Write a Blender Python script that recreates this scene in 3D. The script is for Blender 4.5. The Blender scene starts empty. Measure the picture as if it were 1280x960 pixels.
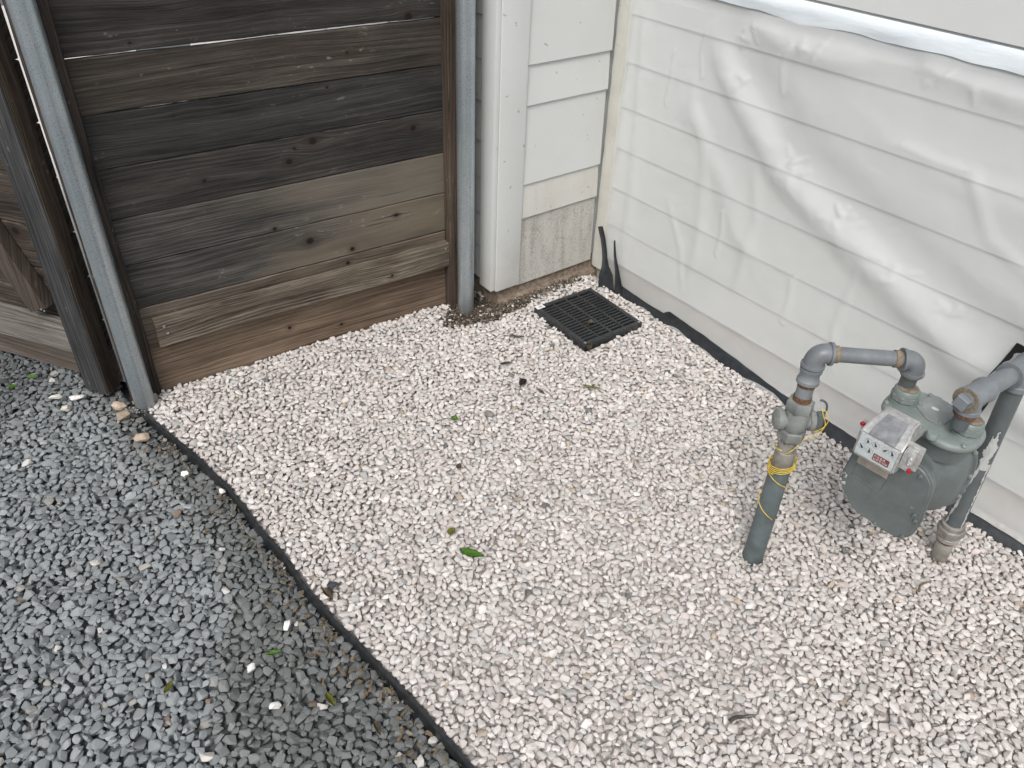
import bpy, bmesh, math, random
import numpy as np
from mathutils import Vector, Matrix, Euler, noise
random.seed(7); rng = np.random.default_rng(11)
S = bpy.context.scene
PI = math.pi; R = math.radians

# ------------------------------------------------------------------ camera
cam = bpy.data.cameras.new('camera'); co = bpy.data.objects.new('camera', cam); S.collection.objects.link(co)
cam.sensor_width = 36; cam.lens = 985.99/1280*36; cam.clip_start = .02; cam.clip_end = 500
cr, cu, cf = Vector((.608,.793,.034)), Vector((-.495,.345,.798)), Vector((-.621,.502,-.602))
cf.normalize(); cr = (cr-cf*cr.dot(cf)).normalized(); cu = cr.cross(cf)
m = Matrix((cr, cu, -cf)).transposed().to_4x4(); m.translation = Vector((1.930,-1.939,1.5))
co.matrix_world = m; S.camera = co

# ------------------------------------------------------------------ sky, sun, exposure
SUN_EL, SUN_AZ = R(50), R(-52)        # direction towards the sun: azimuth measured from +x
sd = Vector((math.cos(SUN_EL)*math.cos(SUN_AZ), math.cos(SUN_EL)*math.sin(SUN_AZ), math.sin(SUN_EL)))
W = bpy.data.worlds.new('World'); S.world = W; W.use_nodes = True
wn = W.node_tree; wn.nodes.clear()
sky = wn.nodes.new('ShaderNodeTexSky'); sky.sky_type = 'NISHITA'; sky.sun_disc = False
sky.sun_elevation = SUN_EL; sky.sun_rotation = math.atan2(sd.x, sd.y); sky.dust_density = 4; sky.air_density = 1.0
hs = wn.nodes.new('ShaderNodeHueSaturation'); hs.inputs['Saturation'].default_value = .42
bg = wn.nodes.new('ShaderNodeBackground'); bg.inputs['Strength'].default_value = .145
wo = wn.nodes.new('ShaderNodeOutputWorld')
wn.links.new(sky.outputs[0], hs.inputs['Color']); wn.links.new(hs.outputs[0], bg.inputs[0]); wn.links.new(bg.outputs[0], wo.inputs[0])
sl = bpy.data.lights.new('sun', 'SUN'); sl.energy = 1.8; sl.angle = R(22); sl.color = (1,.975,.94)
so = bpy.data.objects.new('sun', sl); S.collection.objects.link(so)
so.rotation_euler = sd.to_track_quat('Z','Y').to_euler(); so.location = (2,-2,5)
S.view_settings.view_transform = 'Standard'; S.view_settings.look = 'None'
S.view_settings.exposure = 0.04; S.view_settings.gamma = 1

# ------------------------------------------------------------------ node helper
class NT:
    def __init__(s, name):
        s.m = bpy.data.materials.new(name); s.m.use_nodes = True; s.t = s.m.node_tree; s.t.nodes.clear()
        s.out = s.n('ShaderNodeOutputMaterial'); s.tc = s.n('ShaderNodeTexCoord')
    def n(s, t, **k):
        o = s.t.nodes.new(t)
        for a, v in k.items(): setattr(o, a, v)
        return o
    def put(s, sock, v):
        if isinstance(v, bpy.types.NodeSocket): s.t.links.new(v, sock)
        elif v is not None:
            if sock.type == 'RGBA' and len(v) == 3: v = (*v, 1)
            sock.default_value = v
    def math(s, op, a, b=None, c=None, clamp=False):
        o = s.n('ShaderNodeMath', operation=op); o.use_clamp = clamp
        for i, v in enumerate((a, b, c)):
            if v is not None: s.put(o.inputs[i], v)
        return o.outputs[0]
    def sep(s, v):
        o = s.n('ShaderNodeSeparateXYZ'); s.put(o.inputs[0], v); return o.outputs
    def comb(s, x=0, y=0, z=0):
        o = s.n('ShaderNodeCombineXYZ')
        for i, v in enumerate((x, y, z)): s.put(o.inputs[i], v)
        return o.outputs[0]
    def scale(s, v, sc):
        o = s.n('ShaderNodeMapping'); s.put(o.inputs[0], v); o.inputs['Scale'].default_value = sc; return o.outputs[0]
    def noise(s, v, sc=5, det=4, rough=.55, dist=0):
        o = s.n('ShaderNodeTexNoise'); s.put(o.inputs['Vector'], v); o.inputs['Scale'].default_value = sc
        o.inputs['Detail'].default_value = det; o.inputs['Roughness'].default_value = rough; o.inputs['Distortion'].default_value = dist
        return o.outputs['Fac']
    def vor(s, v, sc=5, feat='F1'):
        o = s.n('ShaderNodeTexVoronoi', feature=feat); s.put(o.inputs['Vector'], v); o.inputs['Scale'].default_value = sc
        return o.outputs['Distance']
    def ramp(s, f, stops):
        o = s.n('ShaderNodeValToRGB'); s.put(o.inputs[0], f); e = o.color_ramp.elements
        while len(e) < len(stops): e.new(.5)
        for q, (p, c) in zip(e, stops):
            q.position = p; q.color = (*c, 1) if not isinstance(c, (int, float)) else (c, c, c, 1)
        return o.outputs[0]
    def mix(s, f, a, b, mode='MIX'):
        o = s.n('ShaderNodeMix', data_type='RGBA', blend_type=mode)
        s.put(o.inputs[0], f); s.put(o.inputs[6], a); s.put(o.inputs[7], b); return o.outputs[2]
    def mr(s, v, a, b, c=0., d=1.):
        o = s.n('ShaderNodeMapRange'); s.put(o.inputs[0], v)
        for i, q in enumerate((a, b, c, d)): o.inputs[i+1].default_value = q
        return o.outputs[0]
    def bump(s, h, st=.3, d=.01, nrm=None):
        o = s.n('ShaderNodeBump'); s.put(o.inputs['Height'], h); o.inputs['Strength'].default_value = st
        o.inputs['Distance'].default_value = d
        if nrm: s.put(o.inputs['Normal'], nrm)
        return o.outputs[0]
    def attr(s, name, typ='GEOMETRY'):
        o = s.n('ShaderNodeAttribute', attribute_type=typ, attribute_name=name); return o
    def bsdf(s, col, rough=.6, metal=0., nrm=None, spec=.5, link=True, **k):
        o = s.n('ShaderNodeBsdfPrincipled'); s.put(o.inputs['Base Color'], col); s.put(o.inputs['Roughness'], rough)
        s.put(o.inputs['Metallic'], metal); s.put(o.inputs['Specular IOR Level'], spec)
        if nrm: s.put(o.inputs['Normal'], nrm)
        for a, v in k.items(): s.put(o.inputs[a.replace('_',' ')], v)
        if link: s.t.links.new(o.outputs[0], s.out.inputs[0])
        return o.outputs[0]
    @property
    def obj(s): return s.tc.outputs['Object']
    @property
    def rnd(s): return s.n('ShaderNodeObjectInfo').outputs['Random']

def wood(name, dark, mid, light, knots=(), seed=0., axis='X', tan=None, tanspec=None, tangrad=None, frays=.5, rough=.85):
    """weathered timber; knots: (along, across, radius) in the board's own coordinates"""
    t = NT(name); x, y, z = t.sep(t.obj)
    if axis == 'X': a, c = x, t.math('ADD', z, t.math('MULTIPLY', y, .6))
    else: a, c = z, t.math('ADD', x, t.math('MULTIPLY', y, .6))
    rn = t.rnd
    sd_ = t.math('MULTIPLY_ADD', rn, 37., seed)
    c0 = c; km = None; ring = None
    for kx, kz, kr in knots:
        dx = t.math('SUBTRACT', a, kx); dz = t.math('SUBTRACT', c0, kz)
        d2 = t.math('ADD', t.math('MULTIPLY', t.math('MULTIPLY', dx, dx), .30), t.math('MULTIPLY', dz, dz))
        e = t.math('EXPONENT', t.math('MULTIPLY', d2, -1/(kr*2.2)**2))
        c = t.math('SUBTRACT', c, t.math('MULTIPLY', t.math('MULTIPLY', dz, e), .85))
        d1 = t.math('SQRT', t.math('ADD', t.math('MULTIPLY', t.math('MULTIPLY', dx, dx), .75), t.math('MULTIPLY', dz, dz)))
        mk = t.mr(d1, kr*.55, kr*1.0, 1., 0.)
        ha = t.mr(d1, kr*.8, kr*2.8, 1., 0.)
        km = mk if km is None else t.math('MAXIMUM', km, mk)
        ring = ha if ring is None else t.math('MAXIMUM', ring, ha)
    warp = t.noise(t.comb(t.math('MULTIPLY', a, 1.6), t.math('MULTIPLY', c, 7.), sd_), 1., 2)
    c2 = t.math('ADD', c, t.math('MULTIPLY', warp, .05))
    fine = t.noise(t.comb(t.math('MULTIPLY', a, 9.), t.math('MULTIPLY', c2, 520.), sd_), 1., 6, .75)
    band = t.noise(t.comb(t.math('MULTIPLY', a, .9), t.math('MULTIPLY', c2, 165.), sd_), 1., 4, .68)
    blot = t.noise(t.comb(t.math('MULTIPLY', a, 3.), t.math('MULTIPLY', c, 14.), sd_), 1., 3, .6)
    f = t.math('ADD', t.math('MULTIPLY', fine, .42), t.math('ADD', t.math('MULTIPLY', band, .38), t.math('MULTIPLY', blot, .22)))
    col = t.ramp(f, [(.41, tuple(q*.75 for q in dark)), (.51, tuple(q*.93 for q in mid)), (.62, light)])
    if tan:                                        # warmer, less weathered wood where the mask says
        big = t.noise(t.comb(t.math('MULTIPLY', a, 1.4), t.math('MULTIPLY', c, 6.), t.math('ADD', sd_, 9.)), 1., 3)
        lo, hi = tanspec or (.5, .65)
        if tangrad: big = t.math('ADD', big, t.math('MULTIPLY', t.math('SUBTRACT', tangrad, a), .45))
        col = t.mix(t.mr(big, lo, hi), col, t.mix(.65, col, tan))
    if km is not None:
        col = t.mix(t.math('MULTIPLY', ring, .45), col, t.mix(.5, dark, (.05,.02,.01)))
        col = t.mix(km, col, (.010,.007,.006))
    # pale scuffs
    sc = t.noise(t.comb(t.math('MULTIPLY', a, 26.), t.math('MULTIPLY', c, 60.), t.math('ADD', sd_, 3.)), 1., 4, .7)
    scm = t.math('MULTIPLY', t.mr(sc, .61, .72), t.mr(blot, .49, .60))
    col = t.mix(t.math('MULTIPLY', scm, frays), col, (.30,.28,.25))
    crack = t.noise(t.comb(t.math('MULTIPLY', a, 2.2), t.math('MULTIPLY', c2, 190.), t.math('ADD', sd_, 5.)), 1., 2)
    col = t.mix(t.mr(crack, .70, .74), col, t.mix(.7, col, (.006,.005,.005)))
    h = t.math('ADD', t.math('MULTIPLY', f, 1.6), t.math('MULTIPLY', t.mr(crack, .68, .74), -.6))
    if km is not None: h = t.math('SUBTRACT', h, t.math('MULTIPLY', km, .5))
    t.bsdf(col, rough, nrm=t.bump(h, .55, .004), spec=.3); return t.m

def paint(name, col, dirt=.15, dirtcol=(.42,.38,.32), speck=0., streak=0., rough=.5, low=None):
    """old exterior wall paint with grime; low=(z0,z1): dirt splashed up from the ground in world height"""
    t = NT(name); P = t.n('ShaderNodeNewGeometry').outputs['Position']
    n1 = t.noise(P, 6., 5, .6); n2 = t.noise(P, 60., 3)
    f = t.math('MULTIPLY', t.mr(n1, .42, .75), dirt)
    c = t.mix(f, col, dirtcol)
    c = t.mix(t.math('MULTIPLY', t.mr(n2, .62, .75), dirt*.6), c, dirtcol)
    spots = t.mr(t.noise(P, 38., 2, .5), .715, .74)
    c = t.mix(t.math('MULTIPLY', spots, .5 if dirt else 0.), c, (.16,.15,.13))
    if speck:
        v = t.noise(t.scale(P, (1, 1, .40)), 380., 3, .7); v2 = t.noise(t.scale(P, (1,1,.2)), 30., 3)
        v = t.math('ADD', v, t.math('MULTIPLY', v2, .45))
        c = t.mix(t.math('MULTIPLY', t.mr(v, .70, .88), speck), c, (.20,.19,.165))
    if low:
        z = t.sep(P)[2]
        lm = t.math('MULTIPLY', t.mr(z, low[0], low[1], 1., 0.), t.mr(n1, .3, .6))
        c = t.mix(t.math('MULTIPLY', lm, .55), c, dirtcol)
    t.bsdf(c, rough, nrm=t.bump(t.noise(t.scale(P, (1,1,1)), 90., 4), .12, .003), spec=.35); return t.m

def metalpaint(name, col, var=.25, rough=.45, rust=0., chips=0., chipcol=(.75,.76,.75), seed=0.):
    t = NT(name); P = t.n('ShaderNodeNewGeometry').outputs['Position']
    P = t.scale(P, (1,1,1)); n1 = t.noise(P, 14.+seed, 5, .65); n2 = t.noise(P, 140., 3)
    c = t.mix(t.mr(n1, .35, .7), tuple(q*(1-var) for q in col), tuple(min(1, q*(1+var)) for q in col))
    c = t.mix(t.math('MULTIPLY', t.mr(n2, .6, .72), .25), c, tuple(q*1.6 for q in col))
    if rust: c = t.mix(t.math('MULTIPLY', t.mr(t.noise(P, 55., 5, .7), .60, .70), rust), c, (.13,.055,.022))
    if chips: c = t.mix(t.math('MULTIPLY', t.mr(t.noise(P, 75.+seed, 4, .7), .69, .71), chips), c, chipcol)
    t.bsdf(c, t.mr(n1, .3, .7, rough-.08, rough+.15), nrm=t.bump(t.noise(P, 220., 3), .15, .001)); return t.m

def flat(name, col, rough=.6, metal=0., bump=.1, sc=120., var=.2, **k):
    t = NT(name); P = t.n('ShaderNodeNewGeometry').outputs['Position']; n = t.noise(P, sc, 4)
    c = t.mix(t.mr(n, .3, .7), tuple(q*(1-var) for q in col), tuple(min(1,q*(1+var)) for q in col))
    t.bsdf(c, rough, metal, nrm=t.bump(n, bump, .002), **k); return t.m

M = {}
def galv():
    t = NT('galvanized_steel'); x, y, z = t.sep(t.obj)
    st = t.noise(t.comb(t.math('MULTIPLY', x, 90.), t.math('MULTIPLY', y, 90.), t.math('MULTIPLY', z, 1.5)), 1., 3)
    sp = t.noise(t.obj, 330., 4, .7); bl = t.noise(t.obj, 9., 4)
    f = t.math('ADD', t.math('MULTIPLY', st, .4), t.math('ADD', t.math('MULTIPLY', sp, .35), t.math('MULTIPLY', bl, .25)))
    c = t.ramp(f, [(.34, (.30,.345,.375)), (.51, (.41,.46,.485)), (.68, (.60,.64,.66))])
    zm = t.math('MULTIPLY', t.mr(z, .0, .16, 1., 0.), t.mr(bl, .35, .6)); c = t.mix(t.math('MULTIPLY', zm, .7), c, (.16,.13,.10))
    t.bsdf(c, t.mr(sp, .3, .7, .24, .40), .72, nrm=t.bump(sp, .14, .0006)); return t.m
M['galv'] = galv()
M['siding'] = paint('white_siding_paint', (.60,.617,.607), .10)
M['siding_film'] = paint('clean_siding_paint', (.68,.695,.69), .0)
M['siding_low'] = paint('stained_siding_paint', (.59,.585,.55), .3, speck=.15)
M['siding_base'] = paint('speckled_siding_paint', (.51,.50,.465), .4, (.40,.38,.34), speck=.8)
M['trim'] = paint('white_trim_paint', (.61,.63,.62), .13, low=(.0,.3))
M['trim_side'] = M['trim']
M['caulk'] = paint('stained_caulk', (.56,.555,.51), .5, (.37,.34,.28))
M['found'] = flat('dirty_concrete', (.19,.15,.115), .9, bump=.8, sc=60., var=.45)
M['found2'] = flat('grey_concrete_footing', (.40,.37,.33), .9, bump=.4, sc=60., var=.2)
M['black'] = flat('black_plastic', (.026,.028,.030), .36, bump=.15, sc=80., var=.4)
M['edging'] = flat('black_edging_plastic', (.022,.024,.026), .5, bump=.4, sc=70., var=.5)
M['tape_black'] = flat('black_tape', (.024,.028,.032), .34, bump=.35, sc=45., var=.35)
M['tape_deep'] = flat('deep_black_tape', (.006,.006,.007), .5, var=.2)
M['soil'] = flat('soil', (.085,.065,.048), .95, bump=1., sc=90., var=.6)
M['concrete'] = flat('pale_concrete', (.62,.60,.57), .9, bump=.3, sc=30., var=.12)
M['sub'] = flat('gravel_dust', (.43,.395,.375), .95, bump=.8, sc=160., var=.4)
M['subgrey'] = flat('dark_gravel_dust', (.11,.118,.12), .95, bump=.8, sc=160., var=.5)
M['pipe_paint'] = metalpaint('grey_pipe_paint', (.165,.182,.195), .2, .42, rust=.35, chips=.15, chipcol=(.3,.31,.31))
M['pipe_dark'] = metalpaint('dark_grey_pipe_paint', (.10,.115,.12), .2, .45, rust=.1)
M['coat'] = metalpaint('green_grey_pipe_coating', (.10,.125,.13), .3, .5, chips=.35, chipcol=(.24,.25,.23))
M['valve'] = metalpaint('weathered_valve_metal', (.21,.225,.215), .38, .45, rust=.5, chips=.3, chipcol=(.36,.36,.33))
M['rust'] = flat('rust', (.125,.062,.032), .9, bump=.8, sc=180., var=.5)
M['tanseal'] = flat('old_pipe_sealant', (.19,.15,.105), .8, bump=.5, sc=150., var=.4)
M['steel_worn'] = metalpaint('worn_steel', (.26,.25,.225), .42, .45, rust=.8, chips=.35, chipcol=(.42,.41,.38))
M['meter'] = metalpaint('meter_green_grey_paint', (.118,.138,.138), .20, .42, chips=.8, chipcol=(.27,.31,.30))
M['meter_top'] = metalpaint('meter_lid_paint', (.20,.235,.225), .16, .42, chips=.25, chipcol=(.34,.37,.36))
M['alu'] = flat('brushed_aluminium', (.52,.52,.51), .38, .55, bump=.25, sc=90., var=.22)
M['hood'] = flat('cloudy_grey_window', (.22,.225,.235), .12, .1, bump=.15, sc=60., var=.3)
M['face'] = flat('dial_face', (.62,.68,.70), .35, var=.06)
M['inkblack'] = flat('dial_ink', (.02,.02,.025), .4)
M['redplate'] = flat('red_counter_plate', (.22,.03,.025), .4)
M['redplug'] = flat('red_plug', (.33,.010,.018), .4)
M['white'] = flat('white_print', (.75,.75,.74), .5)
M['tanplate'] = flat('tan_nameplate', (.36,.32,.27), .5, var=.2)
M['yellow'] = flat('yellow_wire_coating', (.62,.45,.05), .4, var=.25)
M['sealant'] = flat('white_sealant', (.80,.81,.80), .4, bump=.6, sc=50., var=.06)
M['nail'] = flat('nail_steel', (.4,.4,.4), .4, .7)
def whitetape():
    t = NT('white_shiny_tape'); P = t.n('ShaderNodeNewGeometry').outputs['Position']
    n = t.noise(t.scale(P, (1,1,3)), 9., 4); c = t.mix(t.mr(n,.3,.7), (.64,.70,.745), (.73,.78,.81))
    t.bsdf(c, .3, nrm=t.bump(n, .3, .012)); return t.m
M['tape_white'] = whitetape()
def sheeting():
    t = NT('milky_plastic_sheeting'); P = t.n('ShaderNodeNewGeometry').outputs['Position']
    n = t.noise(t.scale(P, (1,1,1.2)), 4., 2, .5, .3); fine = t.noise(t.scale(P, (1,1,.5)), 45., 4, .65, 1.5)
    cr_ = t.noise(t.scale(P, (1,1,.35)), 16., 3, .5, 2.5)
    crease = t.math('MULTIPLY', t.mr(t.math('ABSOLUTE', t.math('SUBTRACT', cr_, .5)), 0., .012, 1., 0.), t.mr(n, .52, .66))
    h = t.noise(t.scale(P, (1,1,1.2)), 6., 2, .5, .4)
    nrm = t.bump(h, .30, .03)
    b = t.bsdf((.76,.775,.77), t.mr(n, 0., 1., .16, .30), nrm=nrm, spec=.9, link=False, Coat_Weight=1., Coat_Roughness=.13)
    tr = t.n('ShaderNodeBsdfTransparent'); tr.inputs[0].default_value = (.97,.975,.97,1)
    mx = t.n('ShaderNodeMixShader'); t.put(mx.inputs[0], t.mr(n, 0., 1., .36, .50))
    t.t.links.new(tr.outputs[0], mx.inputs[1]); t.t.links.new(b, mx.inputs[2]); t.t.links.new(mx.outputs[0], t.out.inputs[0]); return t.m
M['sheet'] = sheeting()
def stone(name):
    t = NT(name); a = t.attr('tint', 'INSTANCER').outputs['Color']; n = t.noise(t.obj, 90., 4, .6); n2 = t.noise(t.obj, 500., 3)
    c = t.mix(t.mr(n, .3, .75), t.mix(1., a, (.86,.85,.84), 'MULTIPLY'), t.mix(1., a, (1.1,1.1,1.1), 'MULTIPLY'))
    c = t.mix(t.math('MULTIPLY', t.mr(n2, .6, .75), .18), c, (.3,.27,.24))
    t.bsdf(c, .82, nrm=t.bump(n2, .35, .001), spec=.3); return t.m
M['stone'] = stone('stone_surface')
def leafm(name, c1, c2):
    t = NT(name); n = t.noise(t.obj, 160., 3); c = t.mix(t.mr(n,.35,.65), c1, c2)
    t.bsdf(c, .45, nrm=t.bump(n, .3, .001)); return t.m
M['leaf'] = leafm('green_leaf', (.075,.19,.02), (.13,.29,.035)); M['olive'] = leafm('olive_leaf', (.14,.15,.03), (.24,.24,.05))
M['deadleaf'] = leafm('dead_leaf', (.10,.075,.045), (.17,.13,.08)); M['darkleaf'] = leafm('dark_debris', (.035,.03,.028), (.07,.06,.05))

# ------------------------------------------------------------------ mesh helpers
def finish(bm, sharp=38):
    bmesh.ops.recalc_face_normals(bm, faces=bm.faces)
    for f in bm.faces: f.smooth = True
    for e in bm.edges:
        if len(e.link_faces) == 2 and e.calc_face_angle(0) > R(sharp): e.smooth = False
def obj(name, bm, mat, parent=None, loc=None, sharp=38, recalc=True):
    if recalc: finish(bm, sharp)
    me = bpy.data.meshes.new(name); bm.to_mesh(me); bm.free(); me.materials.append(mat)
    o = bpy.data.objects.new(name, me); S.collection.objects.link(o)
    if loc is not None: o.location = loc
    if parent: o.parent = parent
    return o
def tag(o, label=None, cat=None, group=None, kind=None):
    if label: o['label'] = label
    if cat: o['category'] = cat
    if group: o['group'] = group
    if kind: o['kind'] = kind
    return o
def empty(name, loc=(0,0,0), rz=0, label=None, cat=None, group=None):
    o = bpy.data.objects.new(name, None); S.collection.objects.link(o); o.empty_display_size = .05
    o.location = loc; o.rotation_euler = (0,0,rz); return tag(o, label, cat, group)
def copy_tree(o, parent=None):
    c = o.copy(); S.collection.objects.link(c); c.parent = parent
    for ch in [q for q in S.objects if q.parent == o]: copy_tree(ch, c)
    return c
def box(bm, lo, hi, bev=.0, mat=None):
    v = [bm.verts.new((x,y,z)) for x in (lo[0],hi[0]) for y in (lo[1],hi[1]) for z in (lo[2],hi[2])]
    fs = [bm.faces.new([v[i] for i in q]) for q in ((0,1,3,2),(4,6,7,5),(0,4,5,1),(2,3,7,6),(0,2,6,4),(1,5,7,3))]
    if bev:
        bmesh.ops.recalc_face_normals(bm, faces=fs)
        es = list({e for f in fs for e in f.edges}); r = bmesh.ops.bevel(bm, geom=es, offset=bev, segments=2, affect='EDGES', profile=.6)
        v = list({q for f in r['faces'] for q in f.verts} | {q for q in v if q.is_valid})
    if mat is not None: bmesh.ops.transform(bm, matrix=mat, verts=v)
    return v
def frame(d, up=(0,0,1)):
    d = Vector(d).normalized(); u = Vector(up)
    if abs(d.dot(u)) > .98: u = Vector((1,0,0))
    a = u.cross(d).normalized(); return a, d.cross(a), d
def rings(bm, rs, cap=True, closed=False):
    R_ = [[bm.verts.new(p) for p in r] for r in rs]; n = len(R_[0])
    for k in range(len(R_)-(0 if closed else 1)):
        A, B = R_[k], R_[(k+1) % len(R_)]
        for i in range(n): bm.faces.new((A[i], A[(i+1)%n], B[(i+1)%n], B[i]))
    if cap and not closed: bm.faces.new(R_[0][::-1]); bm.faces.new(R_[-1])
def lathe(bm, p0, d, prof, seg=28, roll=0., squash=None):
    """prof: (t, r) along direction d from p0"""
    a, b, d = frame(d); p0 = Vector(p0)
    rings(bm, [[p0+d*t+(a*math.cos(2*PI*i/seg+roll)+b*math.sin(2*PI*i/seg+roll))*max(r,1e-5) for i in range(seg)] for t, r in prof])
def hexn(bm, p0, d, t0, t1, r, roll=0., n=6):
    c = (t1-t0)*.12
    lathe(bm, p0, d, [(t0, r*.9), (t0+c, r), (t1-c, r), (t1, r*.9)], n, roll)
def sweep(bm, pts, r, seg=8, cap=True):
    pts = [Vector(p) for p in pts]; n = len(pts); a = None; out = []
    for i, p in enumerate(pts):
        d = (pts[min(i+1,n-1)]-pts[max(i-1,0)]).normalized()
        if a is None: a = frame(d)[0]
        a = (a-d*a.dot(d)).normalized(); b = d.cross(a); rr = r[i] if isinstance(r, (list,tuple)) else r
        out.append([p+(a*math.cos(2*PI*k/seg)+b*math.sin(2*PI*k/seg))*rr for k in range(seg)])
    rings(bm, out, cap)
def elbow(bm, p, d0, d1, rad, r, n=9, rim=.004):
    """90-degree fitting: arrives along d0, leaves along d1; corner point p"""
    d0 = Vector(d0).normalized(); d1 = Vector(d1).normalized(); p = Vector(p); c = p-d0*rad+d1*rad
    pts = []; rr = []
    L = .006
    pts += [p-d0*(rad+L*2), p-d0*(rad+L), p-d0*(rad+L*.9)]; rr += [r+rim, r+rim, r]
    for i in range(n+1):
        t = i/n*PI/2; pts.append(c-d1*rad*math.cos(t)+d0*rad*math.sin(t)); rr.append(r)
    pts += [p+d1*(rad+L*.9), p+d1*(rad+L), p+d1*(rad+L*2)]; rr += [r, r+rim, r+rim]
    sweep(bm, pts, rr, 28)
def prism(bm, pts, y0, y1, bev=.0, seg=2):
    """outline pts (x,z) extruded along y"""
    A = [bm.verts.new((x,y0,z)) for x,z in pts]; B = [bm.verts.new((x,y1,z)) for x,z in pts]; n = len(pts)
    fs = [bm.faces.new(A), bm.faces.new(B[::-1])]+[bm.faces.new((A[i],B[i],B[(i+1)%n],A[(i+1)%n])) for i in range(n)]
    if bev:
        bmesh.ops.recalc_face_normals(bm, faces=fs)
        es = list(set(fs[0].edges)|set(fs[1].edges)); bmesh.ops.bevel(bm, geom=es, offset=bev, segments=seg, affect='EDGES')
def rnd_poly(pts, r=.012, n=4):
    out = []; N = len(pts)
    for i in range(N):
        p = Vector(pts[i]).to_2d() if len(pts[i]) == 2 else Vector(pts[i]); a = Vector(pts[i-1]); b = Vector(pts[(i+1)%N])
        da, db = (a-p), (b-p); q = min(r, da.length*.45, db.length*.45); s = p+da.normalized()*q; e = p+db.normalized()*q
        for k in range(n+1):
            t = k/n; out.append(tuple(s*(1-t)**2+p*2*t*(1-t)+e*t*t))
    return out

# ------------------------------------------------------------------ ground
EDGE = [(-.16,-1.672),(-.135,-1.662),(-.028,-1.645),(.085,-1.622),(.188,-1.601),(.287,-1.586),(.390,-1.578),(.496,-1.573),(.617,-1.564),(.738,-1.560),(.865,-1.550),(.985,-1.532),(1.078,-1.518),(1.155,-1.510),(1.235,-1.501),(1.308,-1.495),(1.5,-1.485),(1.8,-1.478),(2.2,-1.48),(2.7,-1.49),(3.3,-1.50)]
ex = np.array([p[0] for p in EDGE]); ey = np.array([p[1] for p in EDGE])
def edge_y(x): return np.interp(x, ex, ey)
bm = bmesh.new()
g = [bm.verts.new(p) for p in ((-40,-40,-.07),(40,-40,-.07),(40,40,-.07),(-40,40,-.07))]; bm.faces.new(g)
tag(obj('ground', bm, M['subgrey']), kind='structure')
bm = bmesh.new()
q = [(-.20,0.02),(-.20,-1.67)]+EDGE[1:]+[(3.3,.02)]
bm.faces.new([bm.verts.new((x,y,-.015)) for x,y in q])
tag(obj('gravel_bed', bm, M['sub']), kind='structure')
bm = bmesh.new()
bm.faces.new([bm.verts.new((x,y,-.042)) for x,y in [(3.3,-3.6),(3.3,-1.51)]+[(x,y-.004) for x,y in EDGE[::-1][1:]]+[(-2.5,-1.70),(-2.5,-3.6)]])
tag(obj('dark_gravel_bed', bm, M['subgrey']), kind='structure')
bm = bmesh.new(); pl = [(-.30,-.47),(-.30,-1.62),(-.36,-1.66),(-2.2,-2.70),(-6,-2.7),(-6,-.47)]
bm.faces.new([bm.verts.new((x,y,-.030)) for x,y in pl])
tag(obj('concrete_path', bm, M['concrete']), kind='structure')

# edging strip
bm = bmesh.new(); rs = []
N = 150
for i in range(N+1):
    x = -.16+(3.4)*(i/N)**1.15; y = float(edge_y(x)); y2 = float(edge_y(x+.02)); d = Vector((.02, y2-y, 0)).normalized(); nn = Vector((-d.y, d.x, 0))
    w = noise.noise((x*6, 0, 3))*.004; z = .004+noise.noise((x*3, 5, 0))*.004; wob = nn*noise.noise((x*11,1,1))*.003
    p = Vector((x, y+w, 0))+wob; lean = nn*(.004+noise.noise((x*4,9,9))*.004)
    rs.append([p+nn*.0025+Vector((0,0,-.055))-lean*2, p-nn*.0025+Vector((0,0,-.055))-lean*2, p-nn*.0025+Vector((0,0,z-.006)), p-nn*.0045+Vector((0,0,z-.003)), p-nn*.003+Vector((0,0,z+.002)), p+nn*.003+Vector((0,0,z+.002)), p+nn*.0045+Vector((0,0,z-.003)), p+nn*.0025+Vector((0,0,z-.006))])
rings(bm, rs)
tag(obj('landscape_edging', bm, M['edging'], sharp=50), 'thin black plastic edging strip curving between the dark gravel and the pale gravel', 'garden edging')

# ------------------------------------------------------------------ gravel
def hull(n, sx, sy, sz, sd, bev):
    r = random.Random(sd); bm = bmesh.new()
    for _ in range(n):
        v = Vector((r.gauss(0,1), r.gauss(0,1), r.gauss(0,1))).normalized(); e = .8
        v = Vector([math.copysign(abs(c)**e, c) for c in v])*r.uniform(.86,1.08)
        bm.verts.new((v.x*sx, v.y*sy, v.z*sz))
    bmesh.ops.convex_hull(bm, input=bm.verts)
    bmesh.ops.delete(bm, geom=[v for v in bm.verts if not v.link_faces], context='VERTS')
    bmesh.ops.dissolve_limit(bm, angle_limit=R(16), verts=bm.verts, edges=bm.edges)
    bmesh.ops.bevel(bm, geom=list(bm.edges), offset=bev, segments=2, affect='EDGES', profile=.7, clamp_overlap=True)
    bmesh.ops.recalc_face_normals(bm, faces=bm.faces)
    for f in bm.faces: f.smooth = True
    me = bpy.data.meshes.new('stone'); bm.to_mesh(me); bm.free(); me.materials.append(M['stone']); return me
def proto_set(name, n, kind):
    col = bpy.data.collections.new(name)
    for i in range(n):
        r = random.Random(i*7+kind)
        a, b, c = 1., r.uniform(.60,.90), r.uniform(.36,.55) if kind == 1 else r.uniform(.34,.52)
        me = hull(r.randint(14,24), .5*a, .5*b, .5*c, i*13+kind, .065 if kind == 1 else .07)
        col.objects.link(bpy.data.objects.new(name+'_shape', me))
    return col
stones_a = proto_set('pale_stone', 12, 1); stones_b = proto_set('dark_stone', 12, 2)

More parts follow.
